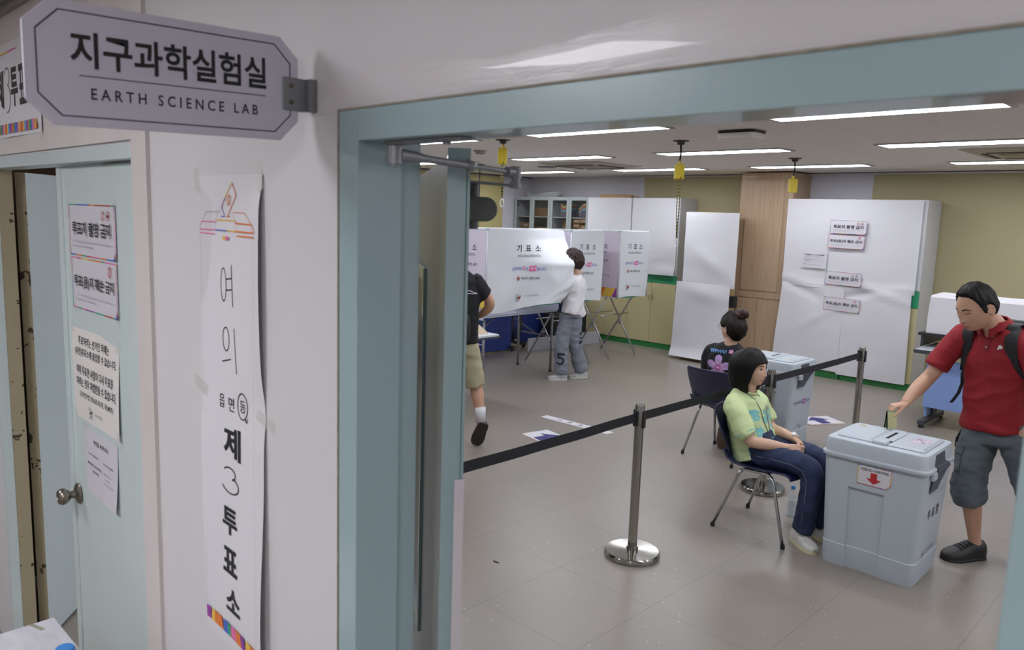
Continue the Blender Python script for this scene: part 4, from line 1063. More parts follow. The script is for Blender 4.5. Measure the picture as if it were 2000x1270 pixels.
    # handle lugs and cloth tape straps over the lip at both ends
    for s in (1, -1):
        mk('lip_lug', G().box((s*.285-.012, -.13*s-.035, .600), (s*.285+.006, -.13*s+.035, .642)), boxm, t, bevel=.004)
        g = G()
        pth = [(.271, .728), (.274, .668), (.292, .664), (.2935, .640), (.281, .618), (.277, .56), (.276, .528)]
        ws = [(-.075, .040), (-.085, .055), (-.080, .062), (-.085, .085), (-.100, .075), (-.115, .010), (-.125, -.020)]
        vs = []
        for (x, z), (a, b2) in zip(pth, ws): vs += [V((s*x, s*(a*1.15-.01), z)), V((s*x, s*(b2*1.3+.004), z))]
        g.add(vs, [(2*k, 2*k+1, 2*k+3, 2*k+2) for k in range(len(pth)-1)])
        mk('tape_strap', g, tapeg, t, solid=.003)
    t.location = loc; t.rotation_euler = (0, 0, rotz)
    return t
ballot_box('pale blue-grey ballot box receiving the folded ballots from the man in red', (-1.420, 4.590, 0))
ballot_box('pale blue-grey ballot box with the purple slogan, behind the belt posts', (-3.065, 6.62, 0), math.pi)

# ------------------------------------------------------------------ belt barrier
steel = mat('polished_steel', '#a6a39c', .14, metal=1.0, bump=(3, .02, (20, 20, .2)))
belt_m = mat('black_webbing', '#14151c', .7)
POST = [(-2.42, 1.90), (-2.440, 3.585), (-2.455, 5.235), (-2.440, 6.93)]
lbls = ['steel belt post hidden behind the open teal door', 'nearest steel belt post on its round base in the middle of the floor', 'steel belt post behind the woman in the pale green top', 'farthest steel belt post, right of the rear ballot box']
posts = []
for (x, y), lb in zip(POST, lbls):
    t = thing('belt_post', lb, 'belt post', (x, y, 0), 'belt barrier posts'); posts.append(t)
    g = G().lathe([(0, .0), (.158, .0), (.160, .006), (.160, .024), (.152, .034), (.06, .037), (.034, .038), (.034, .06), (0, .06)], (x, y, 0), 48); mk('base', g, steel, t, smooth=40)
    g = G().lathe([(0, .03), (.0265, .03), (.0265, .785), (0, .785)], (x, y, 0), 28); mk('pole', g, steel, t, smooth=40)
    g = G().lathe([(0, .785), (.0275, .785), (.0285, .80), (.0285, .885), (.0255, .895), (.0245, .890), (0, .890)], (x, y, 0), 28); mk('head', g, steel, t, smooth=40)
    for s in (1, -1):
        mk('belt_clip', G().box((x-.012, y+s*.031-.006, .775), (x+.012, y+s*.031+.006, .865)), blk, t, bevel=.003)
        mk('belt_clip', G().box((x+s*.031-.006, y-.012, .765), (x+s*.031+.006, y+.012, .865)), blk, t, bevel=.003)
    g = G().lathe([(0, .890), (.0245, .890), (.024, .893), (0, .894)], (x, y, 0), 28); mk('cap', g, mat('satin_dark_cap', '#515459', .4, metal=.6), t, smooth=40)
for i in range(3):
    a, b2 = V((*POST[i], 0)), V((*POST[i+1], 0))
    g = G()
    def bfn(s, q):
        p = a.lerp(b2, .022+s*.956); sag = .035*(4*s*(1-s))
        return V((p.x+.0015*math.sin(s*20), p.y, .800+.052*q-sag*.12))
    g.grid(bfn, 24, 2)
    o = mk('barrier_belt', g, belt_m, solid=.0015)
    tag(o, ['black barrier belt running from the teal door edge to the nearest post', 'black barrier belt passing behind the seated woman in pale green', 'black barrier belt stretched to the farthest post'][i], 'barrier belt', 'barrier belts')

# ------------------------------------------------------------------ navy shell chairs
navp = mat('navy_plastic_shell', '#1c1f42', .38)
def shell_chair(label, loc, rotz):
    """faces +x in its own frame; seat centre at the origin"""
    t = thing('shell_chair', label, 'chair', (0, 0, 0), 'navy shell chairs')
    hw = .215
    prof = [(.235, .395, .93), (.225, .418, .96), (.19, .430, 1.0), (.08, .425, 1.0), (-.05, .418, 1.0), (-.14, .425, 1.0), (-.185, .450, 1.0), (-.210, .50, 1.0)]
    back = [(-.210, .50, 1.0), (-.238, .56, .99), (-.272, .63, 1.0), (-.305, .70, .98), (-.332, .75, .94), (-.338, .768, .86)]
    def surf(pr, nm, dish):
        g = G()
        def f(s, q):
            k = q*(len(pr)-1); i = min(int(k), len(pr)-2); fr_ = k-i
            a, b2 = pr[i], pr[i+1]
            x, z, w_ = [a[j]+(b2[j]-a[j])*fr_ for j in range(3)]
            u = (s-.5)*2
            if dish == 'seat': return V((x-.0, u*hw*w_, z+.016*u*u))
            return V((x+.040*u*u, u*hw*w_, z))
        g.grid(f, 14, 16); o = mk(nm, g, navp, t, smooth=True)
        m_ = o.modifiers.new('solid', 'SOLIDIFY'); m_.thickness = .007; m_.offset = 0
        return o
    surf(prof, 'seat', 'seat'); surf(back, 'backrest', 'back')
    for s in (-1, 1):
        y = s*.19; yo = s*.235
        rr_ = mk('seat_rail', G().tube([V((-.085, y, .402)), V((-.06, y, .412)), V((.08, y, .416)), V((.105, y, .405))], .0105, 10), chrome, t, smooth=True)
        for p in ([(-.085, y, .402), (-.105, y, .37), (-.235, yo, .012)], [(.105, y, .405), (.125, y, .372), (.235, yo, .012)]):
            l = mk('leg', G().tube([V(q) for q in p], .0105, 10), chrome, t, smooth=True)
            mk('foot_cap', G().cyl(V(p[-1])-V((0, 0, .012)), V(p[-1])+V((0, 0, .014)), .0135), mat('black_rubber', '#1b1b1c', .6), l, smooth=40)
    for x in (-.06, .07): mk('cross_tube', G().tube([V((x, -.19, .408)), V((x, .19, .408))], .009, 8), chrome, t, smooth=True)
    t.location = loc; t.rotation_euler = (0, 0, rotz)
    return t
shell_chair('navy shell chair on chrome legs under the woman in pale green', (-2.115, 4.575, 0), 0)
shell_chair('navy shell chair on chrome legs under the woman with the hair bun', (-3.075, 5.765, 0), math.radians(86))

# brown bag under the rear chair, water bottle, floor sheets
g = G()
def bagr(cx, cy, w_, d_, z, r): return rrect(cx, cy, w_, d_, r, z)
g.loft([bagr(-3.08, 5.98, .30, .13, .0, .05), bagr(-3.08, 5.98, .33, .15, .05, .06), bagr(-3.08, 5.98, .31, .13, .16, .05), bagr(-3.08, 5.98, .26, .07, .25, .03)])
bg = thing('handbag', 'brown handbag standing on the floor under the rear navy chair', 'handbag', (-3.08, 5.98, 0))
mk('bag_body', g, mat('brown_leather', '#4b3a2c', .5, bump=(20, .2)), bg, smooth=40)
mk('bag_handle', G().tube([V((-3.16, 5.98, .24)), V((-3.15, 5.98, .31)), V((-3.08, 5.98, .34)), V((-3.01, 5.98, .31)), V((-3.0, 5.98, .24))], .007, 8), mat('tan_leather', '#8a6a45', .5), bg, smooth=True)
bt_ = thing('water_bottle', 'clear water bottle with a blue cap on the floor behind the seated woman', 'water bottle', (-2.083, 4.90, 0))
bx, by = -2.083, 4.90
g = G().lathe([(0, .002), (.028, .0), (.031, .006), (.031, .03), (.029, .034), (.031, .04), (.031, .075), (.029, .08), (.031, .085), (.031, .125), (.028, .15), (.018, .172), (.012, .18), (.012, .196), (0, .196)], (bx, by, 0), 24)
mk('bottle_body', g, mat('clear_bottle_plastic', '#dfe6ea', .06, alpha=.30, bump=(25, .5), spec=.8), bt_, smooth=40)
mk('water', G().lathe([(0, .006), (.0285, .006), (.029, .11), (0, .11)], (bx, by, 0), 20), mat('bottled_water', '#cfdbe2', .03, alpha=.35), bt_, smooth=40)
mk('cap', G().lathe([(0, .188), (.0145, .188), (.0145, .206), (.012, .209), (0, .209)], (bx, by, 0), 20), mat('blue_cap_plastic', '#3f86cf', .35), bt_, smooth=40)

def floor_sheet(label, c, ang, w_, h_, items, name='floor_sheet', grp=None):
    U = V((math.cos(ang), math.sin(ang), 0)); Vv = V((-math.sin(ang), math.cos(ang), 0))
    o = V((*c, .0006))-U*w_/2-Vv*h_/2
    return sheet(name, label, 'floor sheet', o, U, Vv, w_, h_, lamin, items, grp, 4, 4, wav=lambda u, v: .0004, eps=.0006)
arrow = lambda cx, cy, s: ('p', [(cx-s*.22, cy-s*.5), (cx+s*.22, cy-s*.5), (cx+s*.22, cy+s*.02), (cx+s*.52, cy+s*.02), (cx, cy+s*.5), (cx-s*.52, cy+s*.02), (cx-s*.22, cy+s*.02)], 'nav')
bd = lambda w_, h_, s: band(0, h_-.006, w_, h_, 8, s)+band(0, 0, w_, .006, 8, s+1)+band(0, 0, .006, h_, 6, s+2, False)+band(w_-.006, 0, w_, h_, 6, s+3, False)
floor_sheet('white floor sheet with a navy arrow, left of the nearest belt post', (-4.37, 5.02), math.radians(-12), .42, .30, bd(.42, .30, 2)+[arrow(.21, .15, .24)], 'floor_arrow_sheet', 'navy arrow floor sheets')
floor_sheet('white floor sheet with a navy arrow, partly behind the rear ballot box', (-3.03, 7.60), math.radians(60), .42, .30, bd(.42, .30, 6)+[arrow(.21, .15, .24)], 'floor_arrow_sheet', 'navy arrow floor sheets')
floor_sheet('long narrow white lettered strip stuck to the floor beyond the navy arrow', (-4.49, 5.555), math.radians(1.5), .80, .10, [('t', c_, .20+.125*k, .05, .042, .050, .012, 'k') for k, c_ in enumerate('이동경로')], 'floor_strip')
# scuffs and debris
deb = mat('dark_debris', '#2a1f1a', .8)
for i, ((x, y), lb) in enumerate((((-2.02, 2.19), 'dark chipped scrap on the floor at the very bottom of the doorway view'), ((-2.04, 2.31), 'small dark scrap on the floor just beyond the bottom chip'), ((-2.90, 2.93), 'small dark torn scrap on the floor by the teal door edge'))):
    g = G(); rs = random.Random(i)
    n_ = 9; r_ = [.018*rs.uniform(.4, 1) for k in range(n_)]
    g.prism([V((x+r_[k]*math.cos(k/n_*math.tau)*1.3, y+r_[k]*.6*math.sin(k/n_*math.tau), .0)) for k in range(n_)], (0, 0, .003))
    tag(mk('floor_scrap', g, deb), lb, 'scrap', 'dark scraps on the floor')

# ------------------------------------------------------------------ ceiling fittings
yel = mat('yellow_plastic', '#cdb52a', .4); ropem = mat('black_cord', '#17171a', .6)
ropey = mat('black_and_yellow_rope', '#1c1a14', .6)
nt, b = nodes(ropey)
geo = nt.nodes.new('ShaderNodeNewGeometry'); sep = nt.nodes.new('ShaderNodeSeparateXYZ'); nt.links.new(geo.outputs['Position'], sep.inputs[0])
ff = mth('GREATER_THAN', mth('FRACT', mth('MULTIPLY', sep.outputs['Z'], 34.0)), .5)
nt.links.new(mix(ff, '#1a1812', '#9c8a28'), b.inputs['Base Color'])
def reel(x, y, ztop, zbot, label, ring=None, w_=.085, d_=.06, tw=0.0):
    t = thing('cord_reel', label, 'cord reel', (x, y, ZC-.02), 'yellow cord reels hanging from the ceiling')
    mk('ceiling_plate', G().lathe([(0, 0), (.07, 0), (.07, -.006), (.035, -.012), (.03, -.035), (0, -.035)][::-1], (x, y, ZC-.001), 20), mat('dark_plate', '#3d3b3a', .5), t, smooth=40)
    mk('power_cord', G().tube([V((x, y, ZC-.03)), V((x+.006, y, (ZC+ztop)/2)), V((x-.002, y, ztop+.02)), V((x, y, ztop))], .008, 8), ropem, t, smooth=True)
    R = Matrix.Rotation(tw, 3, 'Z'); c_ = V((x, y, 0))
    g = G().box((x-w_/2, y-d_/2, zbot), (x+w_/2, y+d_/2, ztop)); g.v = [R@(p-c_)+c_ for p in g.v]
    bx_ = mk('reel_box', g, yel, t, bevel=.006)
    g = G().box((x-.012, y-.012, ztop-.002), (x+.012, y+.012, ztop+.03)); mk('strain_relief', g, yel, t, bevel=.003)
    for zz in (.3, .7):
        mk('knob', G().cyl(V((x, y-d_/2-.006, zbot+(ztop-zbot)*zz)), V((x, y-d_/2, zbot+(ztop-zbot)*zz)), .009), yel, bx_, smooth=40)
    if ring:
        a = V((x+.03, y-.02, zbot+.02)); e = V((x+.01, y, ring+.03))
        mk('pull_rope', G().tube([a, a.lerp(e, .5)+V((.006, 0, 0)), e], .0042, 6), ropey, t, smooth=True)
        mk('pull_rope', G().tube([a+V((-.02, 0, 0)), a.lerp(e, .5)+V((-.018, 0, 0)), e], .0042, 6), ropey, t, smooth=True)
        pts = [V((x+.01+.022*math.cos(k/16*math.tau), y, ring-.012+.038*math.sin(k/16*math.tau))) for k in range(16)]
        mk('pull_ring', G().tube(pts, .0055, 8, closed=True), whtm, t, smooth=True)
    return t
reel(-3.80, 5.98, 2.425, 2.298, 'yellow cord reel with a long pull rope, before the left papered cabinets', 1.75, tw=.7)
reel(-3.70, 8.035, 2.415, 2.27, 'yellow cord reel hanging in front of the wooden pillar cupboard', None, tw=.75)
reel(-5.23, 5.205, 2.555, 2.405, 'yellow cord reel with a rope and white ring beside the door closer arm', 2.06, tw=.75)
reel(-7.99, 7.51, 1.98, 1.86, 'cord reel hanging low on a long black cord behind the door closer', 1.66)
# air conditioner cassettes
acm = mat('aged_cream_plastic', '#a79f8b', .5)
def cassette(cx, cy, w_, d_, label):
    t = thing('air_conditioner', label, 'air conditioner', (cx, cy, ZC-.035))
    g = G(); R_ = []
    for z, i_ in ((ZC-.001, -.03), (ZC-.006, -.02), (ZC-.022, .06), (ZC-.030, .14)): R_.append(rrect(cx, cy, w_-2*i_, d_-2*i_, .05, z))
    g.loft(R_[::-1]); mk('panel', g, acm, t, smooth=30)
    for s in (-1, 1):
        mk('air_slot', G().box((cx-w_*.32, cy+s*(d_*.34)-.022, ZC-.034), (cx+w_*.32, cy+s*(d_*.34)+.022, ZC-.021)), mat('slot_dark_brown', '#3a3226', .7), t)
        mk('air_slot', G().box((cx+s*(w_*.36)-.022, cy-d_*.28, ZC-.034), (cx+s*(w_*.36)+.022, cy+d_*.28, ZC-.021)), mat('slot_dark_brown', '#3a3226', .7), t)
    mk('intake_grille', G().box((cx-w_*.26, cy-d_*.22, ZC-.036), (cx+w_*.26, cy+d_*.22, ZC-.029)), mat('cream_grille', '#978e78', .6), t, bevel=.004)
cassette(-6.52, 8.12, .95, .95, 'square cream ceiling air conditioner above the polling booths')
cassette(-1.55, 8.08, .95, .95, 'square cream ceiling air conditioner at the right, above the light blue desk')
t = thing('wireless_router', 'small white box unit mounted on the ceiling between the near lamps', 'router', (-3.0, 5.55, ZC-.06))
mk('mount', G().box((-3.15, 5.47, ZC-.025), (-2.85, 5.65, ZC-.002)), mat('dark_plate', '#3d3b3a', .5), t)
mk('casing', G().loft([rrect(-3.0, 5.56, .22, .17, .03, ZC-.075), rrect(-3.0, 5.56, .31, .24, .04, ZC-.062), rrect(-3.0, 5.56, .32, .25, .04, ZC-.025)]), mat('aged_white_plastic', '#e0ddd6', .4), t, smooth=35)
t = thing('smoke_detector', 'round cream smoke detector on the ceiling near the door closer', 'smoke detector', (-6.34, 5.96, ZC-.05))
mk('base_ring', G().lathe([(0, 0), (.075, 0), (.075, -.012), (0, -.012)][::-1], (-6.34, 5.96, ZC-.001), 24), acm, t, smooth=40)
mk('sensor_head', G().lathe([(0, -.012), (.062, -.012), (.050, -.040), (0, -.044)][::-1], (-6.34, 5.96, ZC), 24), acm, t, smooth=40)
g = G()
for r in (.13, .09, .05): g.lathe([(r-.03, -.004), (r, -.004), (r+.004, -.012), (r-.026, -.016)][::-1], (-7.37, 8.22, ZC), 28)
tag(mk('ceiling_vent', g, mat('vent_grey', '#9a958f', .5), smooth=30), 'small round ceiling air vent left of the air conditioner above the booths', 'vent')
# ------------------------------------------------------------------ people: builders
def unit(v): return V(v).normalized()
def catmull(P, n=4):
    out = []
    for i in range(len(P)-1):
        p0, p1, p2, p3 = P[max(i-1, 0)], P[i], P[i+1], P[min(i+2, len(P)-1)]
        for k in range(n):
            t = k/n
            out.append(tuple(.5*((2*b)+(-a+c)*t+(2*a-5*b+4*c-d)*t*t+(-a+3*b-3*c+d)*t**3) for a, b, c, d in zip(p0, p1, p2, p3)))
    out.append(tuple(P[-1]))
    return out
def limb(g, st, side=(1, 0, 0), n=16, sub=4, sq=2.0, capr=.6):
    """loft along stations (x, y, z, a[, b]); a is the half width along 'side', b across it"""
    S_ = [tuple(s) if len(s) == 5 else tuple(s)+(s[3],) for s in st]
    Q = catmull(S_, sub); side = V(side)
    pts = [V(q[:3]) for q in Q]; N = len(pts); rings = []
    for i, q in enumerate(Q):
        d = (pts[min(i+1, N-1)]-pts[max(i-1, 0)]).normalized()
        a = side-d*side.dot(d)
        if a.length < .05: a = d.orthogonal()
        a.normalize(); b = d.cross(a)
        def ring(c, k):
            r = []
            for j in range(n):
                t = math.tau*j/n; ct, s_ = math.cos(t), math.sin(t)
                e = 2/sq
                r.append(c+a*math.copysign(abs(ct)**e, ct)*max(q[3], .001)*k+b*math.copysign(abs(s_)**e, s_)*max(q[4], .001)*k)
            return r
        if i == 0 and capr: rings += [ring(pts[0]-d*min(q[3], q[4])*capr, .35), ring(pts[0]-d*min(q[3], q[4])*capr*.6, .8)]
        rings.append(ring(pts[i], 1))
        if i == N-1 and capr: rings += [ring(pts[i]+d*min(q[3], q[4])*capr*.6, .8), ring(pts[i]+d*min(q[3], q[4])*capr, .35)]
    g.loft(rings)
    return g
def hand(g, w, f, n, thumb, curl=(.5, .5, .55, .6), spread=0.0, sc=1.0, tc=.3, tdir=None):
    """w wrist, f towards the knuckles, n the way the palm faces, thumb = side vector towards the thumb"""
    w = V(w); f = unit(f); n = V(n); n = unit(n-f*n.dot(f)); s = V(thumb); s = unit(s-f*s.dot(f)-n*s.dot(n))
    def at(a, b, c): return w+f*a*sc+s*b*sc+n*c*sc
    q = lambda p, a, b: (*p, a*sc, b*sc)
    limb(g, [q(at(-.01, 0, 0), .026, .020), q(at(.02, .002, .002), .031, .016), q(at(.055, .0, .001), .039, .0145), q(at(.084, -.002, 0), .039, .012)], side=s, sub=3, sq=2.6)
    base = [(.088, .030), (.092, .010), (.088, -.011), (.080, -.030)]
    Ls = [(.040, .024, .019), (.044, .028, .020), (.041, .026, .020), (.033, .020, .018)]
    for i in range(4):
        p = at(base[i][0]-.008, base[i][1], 0); ang = 0; d = f
        pts = [(*p, .0098*sc)]; fan = (1.5-i)*spread
        for k, L in enumerate(Ls[i]):
            ang += curl[i]*(1.0, 1.15, .7)[k]
            d = (f*math.cos(ang)+n*math.sin(ang)+s*fan*.3).normalized()
            p = p+d*L*sc; pts.append((*p, (.0088, .0078, .0062)[k]*sc*(1 if i < 3 else .88)))
        limb(g, pts, side=s, n=10, sub=2)
    td = unit(tdir) if tdir is not None else unit(f*.62+s*.70+n*.35)
    p = at(.018, .022, .006); pts = [(*p, .015*sc)]
    for k, L in enumerate((.040, .030, .026)):
        p = p+td*L*sc; pts.append((*p, (.0125, .0100, .0078)[k]*sc)); td = unit(td+f*tc*.6+n*tc*.5-s*tc*.25)
    limb(g, pts, side=n, n=10, sub=2)
def ga(x, s): return math.exp(-(x/s)**2)
def lerp1(tab, x):
    for (a, p), (b2, q) in zip(tab, tab[1:]):
        if x <= b2: return p+(q-p)*max(0, (x-a)/(b2-a))
    return tab[-1][1]
NOSE = [(-.050, 0), (-.042, .004), (-.036, .016), (-.029, .021), (-.015, .014), (.005, .007), (.022, .003), (.04, 0)]
def skull(d, feat=True):
    x, y, z = d
    rx = .098 if x > 0 else .102; ry = .077; rz = .118 if z > 0 else .114
    r = 1/math.sqrt((x/rx)**2+(y/ry)**2+(z/rz)**2)
    p = V((x*r, y*r, z*r))
    t = max(0, (-.010-p.z)/.104)
    p.y *= 1-.30*min(1, t)**1.5
    if p.x > 0: p.x *= 1+.52*t*t
    else: p.x *= 1-.38*t
    if feat and x > 0:
        k = min(1, x*2.2)
        dx = ga(p.y, .0105+.004*ga(p.z+.034, .012))*lerp1(NOSE, p.z)
        for s in (1, -1):
            dx -= .0085*ga(p.y-s*.031, .015)*ga(p.z-.010, .011)
            dx += .0035*ga(p.y-s*.031, .013)*ga(p.z-.008, .0075)
            dx += .0035*ga(p.y-s*.030, .020)*ga(p.z-.030, .008)
            dx += .0030*ga(p.y-s*.042, .018)*ga(p.z+.022, .016)
            dx += .0035*ga(p.y-s*.011, .006)*ga(p.z+.034, .008)
        dx += .0050*ga(p.y, .019)*ga(p.z+.058, .0065)+.0045*ga(p.y, .017)*ga(p.z+.071, .007)-.003*ga(p.y, .02)*ga(p.z+.0645, .003)
        dx += .0065*ga(p.y, .022)*ga(p.z+.096, .013)-.0030*ga(p.y, .02)*ga(p.z+.081, .006)
        p.x += dx*k
    return p
def head_axes(fwd, up=(0, 0, 1)):
    X = unit(fwd); Y = unit(V(up).cross(X)); return X, Y, X.cross(Y)
def add_head(g, c, fwd, up=(0, 0, 1), sc=1.0, nu=72, nv=52):
    X, Y, Z_ = head_axes(fwd, up); c = V(c)
    T = lambda p: c+(X*p[0]+Y*p[1]+Z_*p[2])*sc
    rings = []
    for j in range(1, nv):
        ph = math.pi*j/nv-math.pi/2
        rings.append([T(skull((math.cos(ph)*math.cos(t), math.cos(ph)*math.sin(t), math.sin(ph)))) for t in [math.tau*k/nu for k in range(nu)]])
    g.loft(rings)
    for s in (1, -1):   # ears
        e = lambda x, y, z: T((x, s*y, z))
        q = G(); n_ = 14
        ringE = []
        for yy, k in ((.070, .55), (.074, .85), (.081, 1.0), (.085, .86), (.083, .5)):
            ringE.append([e(-.010+.017*k*math.cos(math.tau*i/n_)-(.004 if yy > .08 else 0), yy+.004*math.cos(math.tau*i/n_)*-1, -.008+.030*k*math.sin(math.tau*i/n_)) for i in range(n_)])
        g.loft(ringE)
    return T
def remeshed(g, vox, smooth=3, fold=None, seed=0.0):
    me = bpy.data.meshes.new('r'); me.from_pydata([tuple(p) for p in g.v], [], g.f); me.update()
    o = bpy.data.objects.new('r', me); C.objects.link(o)
    m = o.modifiers.new('r', 'REMESH'); m.mode = 'VOXEL'; m.voxel_size = vox; m.adaptivity = 0
    if smooth: s = o.modifiers.new('s', 'SMOOTH'); s.factor = .5; s.iterations = smooth
    dg = bpy.context.evaluated_depsgraph_get(); dg.update()
    r = bpy.data.meshes.new_from_object(o.evaluated_get(dg), depsgraph=dg)
    out = G(); out.v = [v.co.copy() for v in r.vertices]; out.f = [list(p.vertices) for p in r.polygons]; out.m = [0]*len(out.f)
    if fold:
        amp, sx, sy, sz = fold
        nr = [v.normal.copy() for v in r.vertices]
        for i, p in enumerate(out.v):
            q = V((p.x*sx*2.3, p.y*sy*2.3, p.z*sz*1.7+seed))
            d_ = noise.noise(q)+.5*noise.noise(q*2.1)
            d_ = (1-abs(noise.noise(q*.9+V((3, 1, seed)))*2.2))*.6+d_*.5
            out.v[i] = p+nr[i]*amp*(d_-.2)
    bpy.data.objects.remove(o); bpy.data.meshes.remove(me); bpy.data.meshes.remove(r)
    return out
def bvh(g): return BVHTree.FromPolygons([tuple(p) for p in g.v], g.f)
def decal(parent, name, tree, o, U, Vv, w_, h_, n1, n2, fn, cols, off=.0022, dirn=None):
    """print a picture on cloth: cells of a fine grid dropped onto the cloth along dirn; fn(u, v) gives a colour key"""
    o, U, Vv = V(o), unit(U), unit(Vv); N = V(dirn).normalized() if dirn is not None else -U.cross(Vv)
    gs = {}; cache = {}
    def pt(i, j):
        if (i, j) not in cache:
            p = o+U*(w_*i/n1)+Vv*(h_*j/n2)
            hit = tree.ray_cast(p-N*.35, N, .8)
            cache[(i, j)] = None if hit[0] is None else hit[0]-N*off
        return cache[(i, j)]
    for j in range(n2):
        for i in range(n1):
            k = fn((i+.5)/n1, (j+.5)/n2)
            if k is None: continue
            P = [pt(i, j), pt(i+1, j), pt(i+1, j+1), pt(i, j+1)]
            if any(p is None for p in P): continue
            gs.setdefault(k, {'g': G(), 'm': {}})
            q = gs[k]; idx = []
            for key, p in zip(((i, j), (i+1, j), (i+1, j+1), (i, j+1)), P):
                if key not in q['m']: q['m'][key] = len(q['g'].v); q['g'].v.append(p)
                idx.append(q['m'][key])
            q['g'].f.append(idx); q['g'].m.append(0)
    for k, q in gs.items(): mk(name, q['g'], cols[k][0] if isinstance(cols[k], tuple) else cols[k], parent, smooth=True)
def face_parts(body, T, browm, lip, eyes='open', glasses=None):
    eyew = mat('eye_white', '#b8aea6', .3); iris = mat('dark_iris', '#1c130f', .2); lash = mat('lash_line', '#241a17', .6)
    def onskin(y, z, e=.0):
        best = None
        lo, hi = -1.2, 1.2
        d = V((.09, y, z)).normalized()
        for k in range(12):
            p = skull(d); d = (d+V((0, (y-p.y)*6, (z-p.z)*6))).normalized()
        return V((p.x+e, p.y, p.z))
    for s in (1, -1):
        g = G(); cx = s*.031
        up = [(cx-.0135+.027*k/8, .0085+.0055*math.sin(math.pi*k/8)*(1 if eyes == 'open' else .25)) for k in range(9)]
        dn = [(cx-.0135+.027*k/8, .0085-.0040*math.sin(math.pi*k/8)*(1 if eyes == 'open' else .25)) for k in range(9)]
        vs = [T(onskin(*p, .0012)) for p in up]+[T(onskin(*p, .0012)) for p in dn]
        g.add(vs, [(k, k+1, 9+k+1, 9+k) for k in range(8)])
        ey = mk('eye', g, eyew if eyes == 'open' else lash, body, smooth=True)
        if eyes == 'open':
            g = G(); pts = [T(onskin(cx+.0052*math.cos(t), .009+.0052*math.sin(t), .0020)) for t in [math.tau*k/12 for k in range(12)]]
            g.add(pts, [tuple(range(12))]); mk('iris', g, iris, ey)
        g = G(); g.tube([T(onskin(*p, .0015)) for p in up], .0011, 6); mk('upper_lid_line', g, lash, ey, smooth=True)
        g = G(); n_ = 8; vs = []
        for k in range(n_+1):
            yy = s*(.014+.036*k/n_); zz = .028+.006*math.sin(math.pi*min(1, k/n_*1.1))-.002*k/n_
            h_ = .0035*(1-.6*k/n_)
            vs += [T(onskin(yy, zz-h_, .0015)), T(onskin(yy, zz+h_, .0015))]
        g.add(vs, [(2*k, 2*k+2, 2*k+3, 2*k+1) for k in range(n_)]); mk('eyebrow', g, browm, body, smooth=True)
    g = G(); n_ = 12; vs = []
    for k in range(n_+1):
        yy = -.023+.046*k/n_; h_ = math.sin(math.pi*k/n_)
        vs += [T(onskin(yy, -.0645-.0085*h_, .001)), T(onskin(yy, -.0645, .0002)), T(onskin(yy, -.0645+.0065*h_-(.0015*ga(yy, .005)), .001))]
    g.add(vs, [(3*k, 3*k+3, 3*k+4, 3*k+1) for k in range(n_)]+[(3*k+1, 3*k+4, 3*k+5, 3*k+2) for k in range(n_)])
    mk('lips', g, lip, body, smooth=True)
    g = G(); g.tube([T(onskin(-.021+.042*k/8, -.0648, .0008)) for k in range(9)], .0008, 6)
    mk('mouth_line', g, mat('mouth_line', '#5a2f2a', .6), body, smooth=True)
def hair_cap(zline, thick, seed=1.0, rough=.004, nu=96, nv=64, low=None):
    """points of a hair shell in head space; zline(phi) is the hairline height, phi 0 = face, pi = nape"""
    g = G(); rings = []
    for j in range(1, nv):
        ph = math.pi*j/nv-math.pi/2; r = []
        for k in range(nu):
            t = math.tau*k/nu; d = V((math.cos(ph)*math.cos(t), math.cos(ph)*math.sin(t), math.sin(ph)))
            p = skull(d, False); phi = abs(math.atan2(d.y, d.x))
            zl = zline(phi)+.004*noise.noise(V((t*6, seed, 0)))
            m = max(0, min(1, (p.z-zl)/.012+.4))
            strand = noise.noise(V((t*9, ph*2.0, seed)))*rough+noise.noise(V((t*26, ph*5, seed)))*rough*.45
            k_ = thick(p, phi)
            n_ = p.normalized()
            r.append(p+n_*(m*(k_+strand)-(1-m)*.014))
        rings.append(r)
    g.loft(rings)
    return g
def xf(g, T):
    g.v = [T(p) for p in g.v]; return g
def add_skin(name, h): return mat(name, h, .5, sss=.06, var=(9, .25), bump=(70, .03))
def shoe(parent, heel, toe, m, sole, name='shoe', w_=.048, h_=.075, up=(0, 0, 1), laces=None, thick=.028):
    """one shoe from the heel point to the toe point on its sole line"""
    heel, toe = V(heel), V(toe); f = (toe-heel); L = f.length; f.normalize(); up = V(up); up = unit(up-f*up.dot(f)); s = f.cross(up)
    def ring(a, w2, z0, z1):
        c = heel+f*a*L
        return [c+s*w2*x+up*(z0+(z1-z0)*y) for x, y in ((-1, 0), (-1, .5), (-.82, .85), (-.45, 1), (0, 1.06), (.45, 1), (.82, .85), (1, .5), (1, 0))]
    g = G(); A = [(0, .55, .70), (.04, .74, .95), (.15, .82, 1.0), (.32, .84, 1.0), (.45, .90, .86), (.60, .99, .68), (.75, 1.0, .55), (.88, .88, .46), (.96, .62, .36), (1.0, .30, .28)]
    g.loft([ring(a, w_*w2, thick*.5, thick*.5+h_*z) for a, w2, z in A])
    o = mk(name, g, m, parent, smooth=55)
    g = G(); g.loft([ring(a, w_*w2*1.07, 0, thick) for a, w2, z in A]); mk('sole', g, sole, o, smooth=45)
    if laces:
        for k in range(4):
            a = .42+.075*k; z = thick*.5+h_*(.90-.30*(a-.42)/.3)
            c = heel+f*a*L+up*(z+.003)
            mk('lace', G().tube([c-s*w_*.5-up*.006, c, c+s*w_*.5-up*.006], .0035, 6), laces, o, smooth=True)
    return o
hairb = mat('black_hair', '#0f0c0b', .5, bump=(60, .25, (1, 1, .15)), spec=.22)
hairbr = mat('dark_brown_hair', '#1c1310', .5, bump=(60, .25, (1, 1, .15)), spec=.22)
